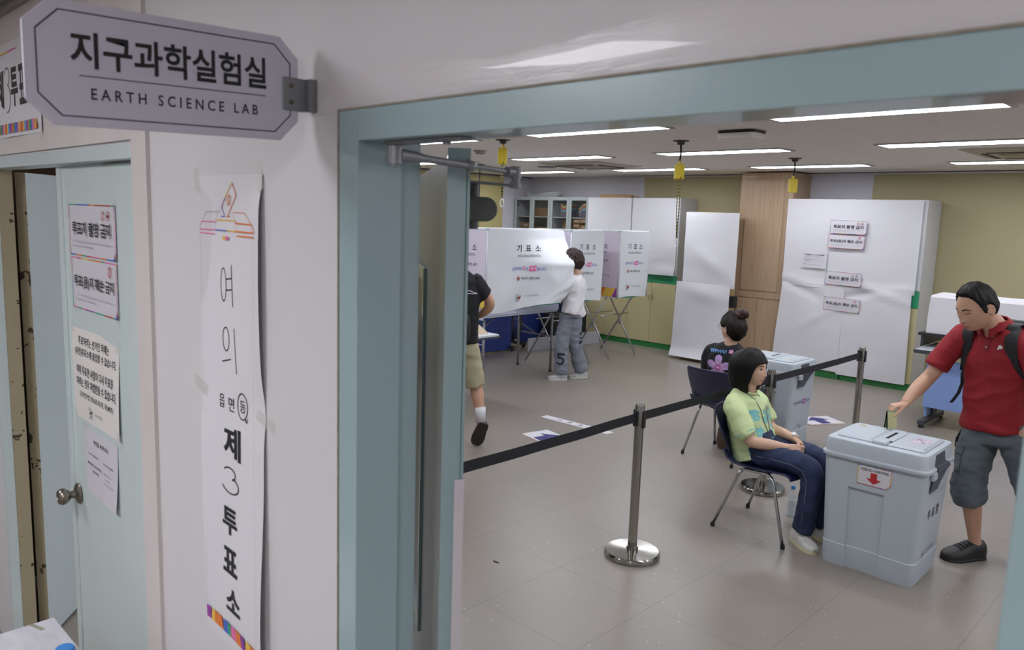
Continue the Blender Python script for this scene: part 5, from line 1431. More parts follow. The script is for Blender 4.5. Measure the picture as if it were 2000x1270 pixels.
# ------------------------------------------------------------------ person 1: man in the red polo shirt
ZV = V((0, 0, 1))
skin_m = add_skin('skin_tan', '#c2967c'); skin_f = add_skin('skin_light', '#d0a88f'); skin_b = add_skin('skin_medium', '#c0957a')
lipm = mat('lip_brown_pink', '#a4655a', .45); lipf = mat('lip_coral', '#b5574f', .4)
def person(label, loc):
    return thing('person', label, 'person', loc)
man = person('man in a red polo shirt and grey cargo shorts dropping folded ballots into the box', (-1.0, 5.1, 0))
fb = unit((-.40, -.92, 0)); rs_ = fb.cross(ZV)
g = G()
hc = V((-1.138, 4.915, 1.504)); hf = unit((-.47, -.74, -.42))
Tm = add_head(g, hc, hf, sc=1.10)
limb(g, [(-1.04, 5.035, 1.33, .075), (-1.06, 5.01, 1.40, .062), (-1.095, 4.965, 1.45, .058), (-1.115, 4.945, 1.49, .060)], side=rs_)
limb(g, [(-1.03, 5.08, 1.05, .14, .10), (-1.03, 5.06, 1.22, .15, .10), (-1.035, 5.045, 1.33, .13, .08), (-1.045, 5.03, 1.38, .07, .06)], side=rs_)
limb(g, [(-1.20, 5.09, 1.33, .052), (-1.275, 5.075, 1.23, .048), (-1.350, 5.045, 1.09, .043), (-1.380, 5.03, 1.04, .042), (-1.400, 4.98, 1.00, .044), (-1.420, 4.91, .955, .037), (-1.432, 4.845, .912, .028, .024)], side=(1, 0, 0))
limb(g, [(-.935, 4.97, 1.33, .052), (-.83, 4.985, 1.20, .046), (-.755, 5.01, 1.06, .042), (-.72, 5.0, .96, .040), (-.69, 4.96, .82, .030, .026)], side=(1, 0, 0))
hand(g, (-1.433, 4.842, .905), (-.66, -.70, -.20), (.15, .10, -.98), (.69, -.72, 0), curl=(.72, .80, .85, .9), sc=.92, spread=.25, tdir=(-.30, -.72, -.62), tc=.1)
hand(g, (-.69, 4.955, .815), (.05, -.2, -1), (-1, .2, 0), (-.2, -1, 0), curl=(.4, .45, .5, .5))
for hip, kn, an in (((-1.085, 5.13, .82), (-1.10, 5.07, .46), (-1.045, 5.09, .09)), ((-.90, 5.10, .82), (-.79, 5.11, .46), (-.70, 5.16, .09))):
    h_, k_, a_ = V(hip), V(kn), V(an)
    limb(g, [(*h_, .085), (*h_.lerp(k_, .5), .075), (*k_, .056), (*k_.lerp(a_, .3), .054, .056), (*k_.lerp(a_, .6), .044, .047), (*k_.lerp(a_, .9), .032, .036), (*a_, .034, .04), (*(a_+V((0, 0, -.05))), .036, .05)], side=rs_)
body = mk('body', remeshed(g, .0042, 3), skin_m, man, smooth=True)
face_parts(body, Tm, mat('black_brow', '#1d1512', .6), lipm, eyes='shut')
def zl_man(phi): return lerp1([(0, .088), (.45, .086), (.70, .074), (.92, .058), (1.08, .030), (1.22, -.012), (1.40, -.018), (1.52, .024), (1.85, .015), (2.05, -.045), (2.6, -.060), (3.2, -.064)], phi)
hg = hair_cap(zl_man, lambda p, phi: .007+.010*max(0, p.z/.118)+.003*ga(phi-2.2, .8), 2.0, .006)
mk('hair', xf(hg, Tm), hairb, man, smooth=True)
# polo shirt
red = mat('red_pique_cotton', '#8e0f1c', .75, bump=(160, .12), var=(5, .25, '#6c0a15'))
g = G()
limb(g, [(-1.025, 5.115, .79, .178, .135), (-1.03, 5.115, .86, .176, .132), (-1.035, 5.10, 1.0, .168, .125), (-1.03, 5.085, 1.12, .174, .122), (-1.03, 5.065, 1.24, .184, .118), (-1.035, 5.05, 1.33, .180, .10), (-1.045, 5.035, 1.385, .120, .075), (-1.05, 5.025, 1.405, .075, .062)], side=rs_, n=28, sq=2.5, capr=.12)
limb(g, [(-1.15, 5.07, 1.345, .072), (-1.22, 5.085, 1.315, .076), (-1.282, 5.075, 1.235, .070), (-1.325, 5.06, 1.16, .067), (-1.342, 5.05, 1.120, .068)], side=(1, 0, 0), capr=.15)
limb(g, [(-.985, 5.0, 1.345, .072), (-.915, 4.97, 1.315, .077), (-.855, 4.98, 1.225, .070), (-.805, 4.99, 1.13, .067)], side=(1, 0, 0), capr=.15)
sg = remeshed(g, .007, 4, (.011, 3, 3, 7), 3.0)
shirt = mk('polo_shirt', sg, red, man, smooth=True); st = bvh(sg)
# sleeve rib and collar
mk('sleeve_rib', G().tube([V((-1.334, 5.054, 1.138)), V((-1.344, 5.048, 1.112))], [.0685, .0665], 24), red, shirt, smooth=50)
nc = V((-1.058, 5.02, 1.405)); nf = unit((-.40, -.85, -.30)); nr = unit(fb.cross(ZV)); nu_ = nr.cross(nf).normalized()
g = G(); N_ = 40; rows_ = [(.060, .030), (.066, .034), (.076, .022), (.090, .000), (.094, -.010)]
for i in range(N_+1):
    a = math.radians(16+328*i/N_)
    fl = ga((a if a < math.pi else math.tau-a)-.35, .35)
for rI, (r, z) in enumerate(rows_): pass
def colf(s, q):
    a = math.radians(14+332*s); k = q*(len(rows_)-1); i = min(int(k), len(rows_)-2); fr_ = k-i
    r = rows_[i][0]+(rows_[i+1][0]-rows_[i][0])*fr_; z = rows_[i][1]+(rows_[i+1][1]-rows_[i][1])*fr_
    aa = a if a < math.pi else math.tau-a
    tip = ga(aa-.30, .32)*q
    return nc+nf*math.cos(a)*(r*.95+.012*tip)+nr*math.sin(a)*r*(1.05)+nu_*(z*1.0-.034*tip+.004)
g.grid(colf, 48, 8)
o = mk('collar', g, red, shirt, smooth=True); m_ = o.modifiers.new('s', 'SOLIDIFY'); m_.thickness = .004
def on(tree, p, dirn, off):
    h = tree.ray_cast(V(p)-V(dirn)*.4, V(dirn), .9)
    return (h[0]-V(dirn)*off) if h[0] is not None else V(p)
base = V((-1.045, 5.03, 0))
for k, z in enumerate((1.345, 1.285)):
    p = on(st, base+V((0, 0, z)), -fb, .002); mk('button', G().cyl(p, p+fb*.003, .0055), mat('grey_button', '#a49a98', .3), shirt, smooth=40)
vs = []
for k in range(9):
    z = 1.39-.135*k/8; c = on(st, base+V((0, 0, z)), -fb, .0015)
    vs += [c-nr*.014, c+nr*.014]
mk('placket', G().add(vs, [(2*k, 2*k+1, 2*k+3, 2*k+2) for k in range(8)]), mat('darker_red_trim', '#7a0d18', .75), shirt)
p0 = base-nr*.062+V((0, 0, 1.280))
decal(shirt, 'chest_logo', st, p0-nr*0-V((0, 0, .0)), -nr, ZV, .030, .030, 10, 10, lambda u, v: 'w' if ((u-.55)/.42)**2+((v-.55)/.36)**2 < 1 or (u < .45 and v < .45 and abs(u-v) < .25) else None, {'w': mat('logo_white', '#cfc7c4', .6)}, .002, -fb)
# backpack with straps
bpm = mat('black_nylon', '#17181c', .6, bump=(120, .1))
bpk = thing('backpack', 'black backpack worn by the man in the red polo shirt', 'backpack', (-1.0, 5.3, .9))
bc = V((-1.03, 5.285, 0))
g = G(); R_ = []
for z, w2, d2_ in ((.88, .12, .05), (.90, .145, .075), (1.05, .150, .085), (1.25, .145, .075), (1.38, .125, .055), (1.42, .09, .03)):
    R_.append([bc+nr*(w2*c_)+(-fb)*(d2_*s_)+V((0, 0, z)) for c_, s_ in [(math.copysign(abs(math.cos(t))**.6, math.cos(t)), math.copysign(abs(math.sin(t))**.6, math.sin(t))) for t in [math.tau*k/20 for k in range(20)]]])
g.loft(R_); mk('bag', g, bpm, bpk, smooth=50)
for s, zs in ((1, [1.385, 1.36, 1.32, 1.27, 1.22, 1.17]), (-1, [1.395, 1.37, 1.33, 1.28, 1.23, 1.18])):
    ctr = []
    top_ = V((-1.045, 5.035, 0))+nr*s*.112
    ctr.append(top_-fb*.13+V((0, 0, 1.36))); ctr.append(top_-fb*.07+V((0, 0, 1.418))); ctr.append(top_-fb*.0+V((0, 0, 1.432))); ctr.append(top_+fb*.055+V((0, 0, 1.412)))
    for k, z in enumerate(zs):
        p = V((-1.035, 5.05, z))+nr*s*((.114 if s > 0 else .128)+.005*k-(.0 if k < 3 else .0)); ctr.append(on(st, p, -fb, .006))
    ctr.append(V((-1.03, 5.08, zs[-1]-.05))+nr*s*.185+fb*.04)
    g = G(); R_ = []
    for i, c_ in enumerate(ctr):
        d_ = (ctr[min(i+1, len(ctr)-1)]-ctr[max(i-1, 0)]).normalized(); wv = (nr-d_*nr.dot(d_)).normalized(); nn_ = d_.cross(wv)
        w2 = .040 if i < 8 else .024
        R_.append([c_+wv*w2+nn_*.006, c_-wv*w2+nn_*.006, c_-wv*w2-nn_*.006, c_+wv*w2-nn_*.006])
    g.loft(R_); o = mk('shoulder_strap', g, bpm, bpk, smooth=60); o.modifiers.new('sub', 'SUBSURF').levels = 1
    if s == 1:
        e = ctr[-1]
        g = G(); pth = [e+V((.01, 0, .02)), e+V((.0, -.01, -.03)), e+V((.004, -.01, -.09)), e+V((-.010, -.01, -.15)), e+V((-.035, -.01, -.20)), e+V((-.045, -.01, -.215))]
        R_ = [[p+V((.009, .003, 0)), p+V((-.009, -.003, 0)), p+V((-.009, .001, 0)), p+V((.009, .006, 0))] for p in pth]
        g.loft(R_); mk('loose_webbing', g, bpm, bpk, smooth=60)
        g = G().box(e+V((-.018, -.012, -.012)), e+V((.018, .006, .022))); mk('buckle', g, bpm, bpk, bevel=.004)
g = G(); e = V((-1.165, 5.17, .80)); g.tube([e+V((0, 0, .02)), e+V((-.03, 0, -.05)), e+V((-.055, .0, -.12)), e+V((-.055, 0, -.17))], .009, 6); mk('hip_strap', g, bpm, bpk, smooth=True)
# cargo shorts
cg = mat('grey_cargo_cotton', '#596166', .8, bump=(90, .1), var=(4, .3, '#4c545a'))
g = G()
limb(g, [(-1.015, 5.12, .87, .158, .112), (-1.01, 5.125, .80, .168, .122), (-1.00, 5.125, .72, .172, .120)], side=rs_, n=24, sq=2.4, capr=.1)
limb(g, [(-1.085, 5.125, .78, .095, .105), (-1.10, 5.105, .62, .096, .100), (-1.108, 5.08, .48, .092, .095), (-1.100, 5.075, .38, .092, .094), (-1.095, 5.078, .335, .084, .088)], side=rs_, n=20, capr=.12)
limb(g, [(-.91, 5.10, .78, .095, .105), (-.845, 5.11, .62, .095, .098), (-.795, 5.11, .48, .090, .094), (-.765, 5.12, .37, .088, .090)], side=rs_, n=20, capr=.12)
cgm = remeshed(g, .008, 4, (.013, 4, 4, 9), 8.0)
sh = mk('cargo_shorts', cgm, cg, man, smooth=True); ct = bvh(cgm)
def patch(tree, c, U, Vv, w_, h_, dirn, off, n=6):
    g = G(); U, Vv = V(U), V(Vv)
    return g.grid(lambda s, q: on(tree, V(c)+U*(s-.5)*w_+Vv*(q-.5)*h_, dirn, off), n, n)
dv = unit((.55, .8, 0))
for zc, hh, nm, of in ((.655, .055, 'pocket_flap', .009), (.60, .16, 'cargo_pocket', .005)):
    pg_ = patch(ct, (-1.16, 5.07, zc), unit((.8, -.55, 0)), ZV, .085, hh, dv, of); o = mk(nm, pg_, cg, sh, smooth=True); o.modifiers.new('s', 'SOLIDIFY').thickness = .004
crocm = mat('black_rubber_shoe', '#1c1a1b', .5); crs = mat('black_rubber_sole', '#161415', .6)
so = shoe(man, (-1.012, 5.150, 0), (-1.165, 4.925, 0), crocm, crs, w_=.058, h_=.098, laces=mat('black_lace', '#111112', .7), thick=.022)
shoe(man, (-.68, 5.22, 0), (-.78, 4.98, 0), crocm, crs, w_=.054, h_=.078, laces=mat('black_lace', '#111112', .7), thick=.022)
# folded ballots in his hand
teal_p = mat('mint_ballot_paper', '#a5dfcb', .7); yel_p = mat('pale_yellow_ballot_paper', '#e4e0b0', .7)
for m, p0_, p1_, z0, z1, ang, lb in ((teal_p, (-1.500, 4.722), (-1.474, 4.770), .768, .870, .06, 'folded mint green ballot held over the slot of the front ballot box'), (yel_p, (-1.481, 4.712), (-1.450, 4.765), .766, .862, -.10, 'folded pale yellow ballot held beside the mint green one over the slot')):
    g = G()
    g.loft([[V((x+ang*(z-z0), y, z)) for z in (z0, z1)] for x, y in ((p1_[0], p1_[1]), (p0_[0], p0_[1]), (p0_[0]+.006, p0_[1]), (p1_[0]+.008, p1_[1]))], cap=False)
    tag(mk('folded_ballot', g, m, solid=.0008), lb, 'ballot paper', 'folded ballots')

# ------------------------------------------------------------------ person 2: seated woman in pale green
w1 = person('seated woman with a black bob, pale green knit top and blue jeans', (-2.2, 4.58, 0))
g = G(); WX, WY = -2.287, 4.58
T1 = add_head(g, (WX, WY, 1.012), (1, -.03, -.02), sc=.97)
limb(g, [(WX-.03, WY, .80, .09, .07), (WX-.016, WY, .86, .056, .052), (WX-.004, WY, .92, .046, .048), (WX+.0, WY, .97, .048, .05)], side=(0, 1, 0))
limb(g, [(WX+.08, WY, .50, .13, .09), (WX+.03, WY, .64, .13, .09), (WX-.02, WY, .76, .13, .085), (WX-.02, WY, .83, .09, .06)], side=(0, 1, 0))
limb(g, [(-2.30, 4.43, .80, .046), (-2.24, 4.39, .71, .043), (-2.165, 4.375, .615, .038), (-2.13, 4.385, .595, .037), (-2.06, 4.44, .585, .035), (-1.975, 4.505, .575, .024, .021)], side=(0, 1, 0))
limb(g, [(-2.30, 4.72, .79, .046), (-2.265, 4.755, .70, .043), (-2.225, 4.765, .625, .038), (-2.19, 4.755, .60, .037), (-2.09, 4.70, .60, .034), (-1.98, 4.645, .597, .023, .020)], side=(0, 1, 0))
hand(g, (-1.975, 4.505, .575), (.75, .50, -.32), (-.25, .75, -.50), (.2, -.1, 1), curl=(.55, .6, .65, .7), sc=.88, tdir=(.75, .55, .05))
hand(g, (-1.985, 4.648, .597), (.72, -.62, -.22), (-.45, -.35, -.8), (.3, .35, .9), curl=(.35, .45, .5, .6), sc=.88, tdir=(.85, -.45, .12))
for y, ya in ((4.47, 4.50), (4.69, 4.68)): limb(g, [(-1.822, y, .20, .036), (-1.836, ya, .09, .034), (-1.84, ya, .05, .034)], side=(0, 1, 0))
b1 = mk('body', remeshed(g, .0040, 3), skin_f, w1, smooth=True)
face_parts(b1, T1, mat('brown_brow', '#3a2a22', .6), lipf, eyes='open')
def bob(d):
    x, y, z = d
    rx = .109 if x > 0 else .158; ry = .104; rz = .136 if z > 0 else .175
    e = 2.0 if z > 0 else 3.0
    r = (math.hypot(x/rx, y/ry)**e+abs(z/rz)**e)**(-1/e)
    return V((x*r, y*r, z*r))
g = G(); rings = []; nu2, nv2 = 110, 80
for j in range(1, nv2):
    ph = math.pi*j/nv2-math.pi/2; r_ = []
    for k in range(nu2):
        t = math.tau*k/nu2; d_ = V((math.cos(ph)*math.cos(t), math.cos(ph)*math.sin(t), math.sin(ph)))
        p = bob(d_); xe = lerp1([(-.18, .028), (-.12, .042), (-.06, .056), (0, .071), (.035, .084), (.048, .098), (.062, .15)], p.z)
        m = max(0, min(1, (xe-p.x)/.014+.5))
        q = skull(d_, False)*.80
        if p.z < -.09: q = V((.0, p.y*.3, max(p.z, -.10)))
        p = p*(1+.030*noise.noise(V((t*7, ph*1.2, 4)))+.018*noise.noise(V((t*22, ph*3, 4))))
        r_.append(q.lerp(p, m))
    rings.append(r_)
g.loft(rings); mk('hair', xf(g, T1), hairb, w1, smooth=True)
gt = mat('pale_green_knit', '#c3d29c', .8, bump=(140, .12), var=(4, .15, '#b5c68c'))
g = G()
limb(g, [(-2.195, WY, .452, .180, .120), (-2.215, WY, .50, .174, .122), (-2.252, WY, .60, .165, .117), (-2.283, WY, .70, .165, .112), (-2.303, WY, .78, .168, .106), (-2.312, WY, .83, .140, .086), (-2.306, WY, .862, .082, .066), (-2.30, WY, .872, .064, .058)], side=(0, 1, 0), n=28, sq=2.4, capr=.1)
limb(g, [(-2.31, 4.47, .80, .066), (-2.295, 4.42, .785, .070), (-2.235, 4.385, .71, .068), (-2.190, 4.372, .650, .068), (-2.170, 4.372, .628, .066)], side=(0, 1, 0), capr=.12)
limb(g, [(-2.31, 4.68, .79, .066), (-2.30, 4.725, .775, .068), (-2.265, 4.757, .70, .064), (-2.235, 4.765, .645, .062)], side=(0, 1, 0), capr=.12)
tg = remeshed(g, .0065, 4, (.010, 4, 4, 8), 5.0)
top1 = mk('knit_top', tg, gt, w1, smooth=True); tt1 = bvh(tg)
mk('neck_rib', G().tube([V((-2.300+.060*math.cos(t), WY+.066*math.sin(t), .874-.022*math.cos(t))) for t in [math.tau*k/28 for k in range(28)]], .0065, 8, closed=True), gt, top1, smooth=True)
tq = mat('turquoise_print', '#6fb3b8', .75)
mk('sleeve_stripe', G().tube([V((-2.186, 4.372, .646)), V((-2.183, 4.372, .642))], [.0712, .0710], 28, cap=False), tq, top1, smooth=True)
rsf = random.Random(5)
fl = [(rsf.random(), rsf.random(), .07+.07*rsf.random()) for k in range(26)]
def flw(u, v):
    for a, b2, r in fl:
        dx, dy = (u-a), (v-b2); d_ = math.hypot(dx, dy*1.3)
        th_ = math.atan2(dy, dx)
        if d_ < r*(.6+.4*abs(math.cos(2.5*th_+a*9))): return 'c' if d_ < r*.22 else 't'
    return None
dS = unit((-.93, .36, 0)); US = unit((.36, .93, 0))
decal(top1, 'flower_print', tt1, (-2.23, 4.43, .50), US, ZV, .26, .27, 60, 60, flw, {'t': tq, 'c': mat('lime_print', '#c9d28a', .8)}, .002, dS)
# lanyard and watch
ly = []
for s in (-1, 1):
    pts = [V((-2.345, WY+s*.055, .862)), V((-2.30, WY+s*.066, .872))]
    for z, y in ((.83, .055), (.77, .042), (.70, .030), (.63, .018), (.57, .008), (.53, .004)):
        pts.append(on(tt1, (-2.28, WY+s*y, z), (-1, 0, 0), .005))
    mk('lanyard_cord', G().tube(pts, .0026, 6), mat('grey_cord', '#5f6468', .6), w1, smooth=True)
pz = on(tt1, (-2.28, WY, .50), (-1, 0, 0), .006)
mk('name_badge', G().box((pz.x-.002, WY-.03, .455), (pz.x+.002, WY+.03, .53)), mat('badge_cream', '#cfc3b4', .4), w1)
wp = V((-1.998, 4.661, .598)); wd_ = unit((.72, -.62, -.05))
mk('wristwatch', G().tube([wp-wd_*.012, wp-wd_*.011, wp+wd_*.011, wp+wd_*.012], [.026, .029, .029, .026], 20), mat('white_watch_band', '#d0cecb', .3), w1, smooth=50)
wq = wp+V((-.004, -.010, .028)); mk('watch_face', G().cyl(wq, wq+V((-.0, -.003, .006)), .015), mat('white_watch_case', '#dddbd8', .2), w1, smooth=40)
mk('bracelet', G().tube([wp+wd_*.026+V((0, 0, 0)), wp+wd_*.030], [.0255, .0255], 18), mat('pale_bracelet', '#c7b9a5', .3), w1, smooth=40)
jn = mat('dark_blue_denim', '#222f50', .8, bump=(150, .15), var=(5, .5, '#1d2744'))
g = G()
limb(g, [(-2.225, WY, .60, .140, .095), (-2.20, WY, .53, .160, .105), (-2.185, WY, .495, .165, .105)], side=(0, 1, 0), n=24, capr=.15)
for y0, y1, ya in ((4.50, 4.475, 4.50), (4.66, 4.685, 4.68)):
    limb(g, [(-2.20, y0, .500, .085, .078), (-2.12, y0-.01*(1 if y0 < WY else -1), .50, .088, .082), (-1.98, y1, .505, .080, .076), (-1.86, y1, .500, .070, .070), (-1.805, y1, .468, .066, .070), (-1.795, y1, .40, .062, .064), (-1.805, y1, .28, .060, .062), (-1.825, ya, .14, .062, .064), (-1.835, ya, .085, .062, .066)], side=(0, 1, 0), n=20, capr=.12)
jg = remeshed(g, .0075, 4, (.010, 5, 5, 7), 2.0)
j1 = mk('jeans', jg, jn, w1, smooth=True); jt = bvh(jg)
sm_ = mat('denim_stitching', '#7d7f86', .7)
pts = [on(jt, (x, 4.35, z), (0, 1, 0), .002) for x, z in ((-2.22, .50), (-2.1, .507), (-2.0, .512), (-1.90, .508), (-1.83, .485), (-1.80, .43), (-1.80, .34), (-1.81, .22), (-1.82, .11))]
mk('side_seam', G().tube(pts, .0016, 5), sm_, j1, smooth=True)
snk = mat('white_sneaker_leather', '#c9c6bf', .5, var=(30, .4, '#8d8a86')); snks = mat('cream_sneaker_sole', '#c3b893', .6)
shoe(w1, (-1.905, 4.545, 0), (-1.712, 4.405, 0), snk, snks, name='sneaker', w_=.046, h_=.070, laces=mat('white_lace', '#d6d4cf', .6))
shoe(w1, (-1.900, 4.715, 0), (-1.695, 4.645, 0), snk, snks, name='sneaker', w_=.046, h_=.070, laces=mat('white_lace', '#d6d4cf', .6))

# ------------------------------------------------------------------ person 3: seated woman with a bun, back turned
w2 = person('seated woman with glasses and a hair bun, black flower-print t-shirt, seen from behind', (-3.07, 5.8, 0))
g = G(); BX_, BY_ = -3.065, 5.735
T2 = add_head(g, (-3.052, 5.735, 1.080), (-.94, .34, -.05), sc=1.0)
limb(g, [(BX_, BY_, .85, .09, .07), (-3.06, 5.73, .92, .056, .056), (-3.055, 5.732, .98, .050, .052), (-3.05, 5.735, 1.04, .05, .05)], side=(1, 0, 0))
limb(g, [(BX_, 5.79, .50, .15, .11), (BX_, 5.765, .66, .14, .10), (BX_, 5.745, .80, .14, .09), (BX_, 5.735, .88, .09, .06)], side=(1, 0, 0))
for s in (-1, 1):
    limb(g, [(BX_+s*.165, 5.75, .84, .046), (BX_+s*.195, 5.77, .74, .043), (BX_+s*.205, 5.83, .64, .038), (BX_+s*.16, 5.93, .60, .034), (BX_+s*.09, 6.02, .60, .025, .022)], side=(1, 0, 0))
    hand(g, (BX_+s*.09, 6.02, .60), (-s*.5, .8, -.2), (-s*.2, 0, -1), (-s*.8, -.5, .1), curl=(.4, .4, .45, .5), sc=.88)
    limb(g, [(BX_+s*.09, 6.24, .20, .044), (BX_+s*.09, 6.24, .06, .036)], side=(1, 0, 0))
b2_ = mk('body', remeshed(g, .0050, 3), skin_f, w2, smooth=True)
face_parts(b2_, T2, mat('brown_brow', '#3a2a22', .6), lipf, eyes='open')
def zl_up(phi): return lerp1([(0, .040), (.5, .038), (.85, .026), (1.15, .010), (1.35, .008), (1.5, .020), (1.75, .015), (1.95, -.045), (2.6, -.085), (3.2, -.092)], phi)
hg = hair_cap(zl_up, lambda p, phi: .014+.012*max(0, p.z/.118)+.020*ga(phi-3.1, .9)*ga(p.z-.0, .07), 6.0, .008)
mk('hair', xf(hg, T2), hairbr, w2, smooth=True)
g = G(); bcn = V((-.080, -.022, .124))
for k in range(9):
    a = k*2.4; o_ = V((math.cos(a)*.020, math.sin(a)*.020, .010*math.sin(k*1.7)))
    g.ball(bcn+o_*1.3, (.033, .030, .030), 14, 10)
bg_ = remeshed(g, .005, 2, (.004, 60, 60, 60), 1.0); mk('hair_bun', xf(bg_, T2), mat('reddish_brown_hair', '#351b17', .45, bump=(60, .3)), w2, smooth=True)
gm_ = mat('thin_glasses_metal', '#6d6f74', .25, metal=.9)
for s in (1, -1):
    pts = [T2(V((.108, s*.034+.022*math.cos(t), .008+.018*math.sin(t)))) for t in [math.tau*k/20 for k in range(20)]]
    gl = mk('glasses_rim', G().tube(pts, .0014, 6, closed=True), gm_, w2, smooth=True)
    mk('glasses_temple', G().tube([T2(V((.107, s*.055, .012))), T2(V((.05, s*.078, .014))), T2(V((-.01, s*.083, .010)))], .0014, 6), gm_, gl, smooth=True)
mk('glasses_bridge', G().tube([T2(V((.109, -.012, .012))), T2(V((.113, 0, .015))), T2(V((.109, .012, .012)))], .0014, 6), gm_, w2, smooth=True)
bt2 = mat('black_cotton_tee', '#111115', .85, bump=(120, .08))
g = G()
limb(g, [(BX_, 5.80, .42, .175, .135), (BX_, 5.785, .52, .172, .130), (BX_, 5.765, .66, .174, .120), (BX_, 5.75, .80, .186, .114), (BX_, 5.742, .885, .170, .094), (BX_+.003, 5.738, .935, .10, .072), (BX_+.005, 5.735, .955, .066, .060)], side=(1, 0, 0), n=28, sq=2.5, capr=.1)
for s in (-1, 1): limb(g, [(BX_+s*.12, 5.745, .875, .066), (BX_+s*.168, 5.75, .855, .068), (BX_+s*.200, 5.765, .75, .064), (BX_+s*.208, 5.80, .655, .060)], side=(1, 0, 0), capr=.12)
bgm = remeshed(g, .0075, 4, (.008, 4, 4, 8), 7.0)
te2 = mk('t_shirt', bgm, bt2, w2, smooth=True); tt2 = bvh(bgm)
def flower(u, v):
    # big five-petalled blossom, blue script above it, small blossom at the upper right
    X_, Y_ = (u-.46)/.42, (v-.40)/.40
    d_ = math.hypot(X_, Y_); a = math.atan2(Y_, X_)
    pet = abs(math.cos(2.5*(a-math.pi/2)))**.45
    if d_ < .10: return 'w' if d_ < .03 or (int(a*5/math.pi) % 2 == 0 and d_ > .05) else 'm'
    if d_ < .26: return 'm' if d_ < .22 or pet > .4 else 'p'
    if d_ < .98*pet and d_ < .98:
        q = math.sin(a*22+d_*8)
        if q > .75: return 'b' if d_ > .5 else 'w'
        return 'p' if q > -.6 else 'l'
    x2, y2 = (u-.80)/.075, (v-.93)/.065
    if math.hypot(x2, y2) < .65+.35*abs(math.cos(2.5*math.atan2(y2, x2))): return 'p'
    if .08 < u < .66 and .80 < v < .99:
        k = (u-.08)/.58; yc = .885+.03*math.sin(k*40)+.03*k
        if abs(v-yc) < .022 or abs(math.sin(k*22)) < .22 and abs(v-.89) < .055: return 'b'
    if u < .14 and .12 < v < .24 and abs(u-.08) < .03: return 'y' if v < .18 else 'b'
    return None
decal(te2, 'blossom_print', tt2, (-3.235, 5.5, .655), (1, -.05, 0), ZV, .285, .265, 110, 96, flower, {'p': mat('print_pink', '#c58bb5', .7), 'm': mat('print_magenta', '#b65d9f', .7), 'l': mat('print_lilac', '#a888c0', .7), 'b': mat('print_blue', '#6f9ad2', .7), 'w': mat('print_white', '#d9cfdb', .7), 'y': mat('print_yellow', '#bfa33c', .7)}, .0025, (0, 1, 0))
pm = mat('black_trousers', '#1a1a20', .8)
g = G(); limb(g, [(BX_, 5.80, .55, .15, .11), (BX_, 5.81, .47, .16, .12)], side=(1, 0, 0), capr=.15)
for s in (-1, 1): limb(g, [(BX_+s*.08, 5.80, .49, .085, .08), (BX_+s*.10, 6.0, .50, .082, .076), (BX_+s*.10, 6.16, .495, .070, .07), (BX_+s*.10, 6.215, .46, .064, .066), (BX_+s*.10, 6.23, .36, .060, .06), (BX_+s*.09, 6.24, .12, .055, .055)], side=(1, 0, 0), capr=.12)
mk('trousers', remeshed(g, .010, 3, (.008, 4, 4, 7), 1.0), pm, w2, smooth=True)
for s in (-1, 1): shoe(w2, (BX_+s*.09, 6.19, 0), (BX_+s*.11, 6.43, 0), mat('brown_shoe', '#5b4332', .6), mat('black_rubber_sole', '#161415', .6), w_=.046)

# ------------------------------------------------------------------ person 4: woman entering the booth behind the curtain
w4 = person('person in a white top and wide grey jeans stepping behind the booth curtain', (-5.88, 7.12, 0))
f4 = unit((-.82, -.57, 0)); r4 = f4.cross(ZV)
g = G()
T4 = add_head(g, (-5.928, 7.150, 1.415), (-.80, -.42, -.12), sc=1.0)
limb(g, [(-5.885, 7.17, 1.18, .09, .07), (-5.888, 7.17, 1.27, .056, .056), (-5.895, 7.168, 1.33, .05, .052), (-5.90, 7.165, 1.38, .05, .05)], side=r4)
limb(g, [(-5.88, 7.12, .86, .14, .10), (-5.88, 7.14, 1.02, .135, .10), (-5.885, 7.16, 1.16, .14, .09), (-5.885, 7.17, 1.23, .09, .06)], side=r4)
limb(g, [(-5.93, 7.28, 1.18, .046), (-5.90, 7.27, 1.06, .042), (-5.905, 7.18, .985, .038), (-5.96, 7.04, 1.02, .034), (-6.01, 6.94, 1.06, .026, .022)], side=(0, 0, 1))
limb(g, [(-5.84, 7.06, 1.18, .046), (-5.86, 6.98, 1.08, .042), (-5.92, 6.94, 1.08, .038), (-6.0, 6.90, 1.20, .030), (-6.03, 6.89, 1.26, .025, .022)], side=(0, 0, 1))
hand(g, (-6.01, 6.94, 1.06), (-.7, -.5, .2), (0, 0, -1), (.6, -.8, 0), sc=.88)
hand(g, (-6.03, 6.89, 1.26), (-.3, -.3, .9), (.6, .3, 0), (.5, -.8, 0), sc=.88)
limb(g, [(-5.925, 6.995, .30, .045), (-5.915, 7.01, .06, .036)], side=r4)
limb(g, [(-5.84, 7.21, .30, .045), (-5.83, 7.265, .08, .036)], side=r4)
b4 = mk('body', remeshed(g, .0055, 3), skin_f, w4, smooth=True)
face_parts(b4, T4, mat('brown_brow', '#3a2a22', .6), lipf, eyes='open')
def zl_c(phi): return lerp1([(0, .045), (.5, .042), (.9, .015), (1.15, -.030), (1.4, -.045), (2.0, -.075), (3.2, -.085)], phi)
hg = hair_cap(zl_c, lambda p, phi: .026+.012*max(0, p.z/.118), 9.0, .022)
mk('hair', xf(hg, T4), mat('curly_brown_hair', '#2b1815', .6, bump=(45, .6)), w4, smooth=True)
g = G()
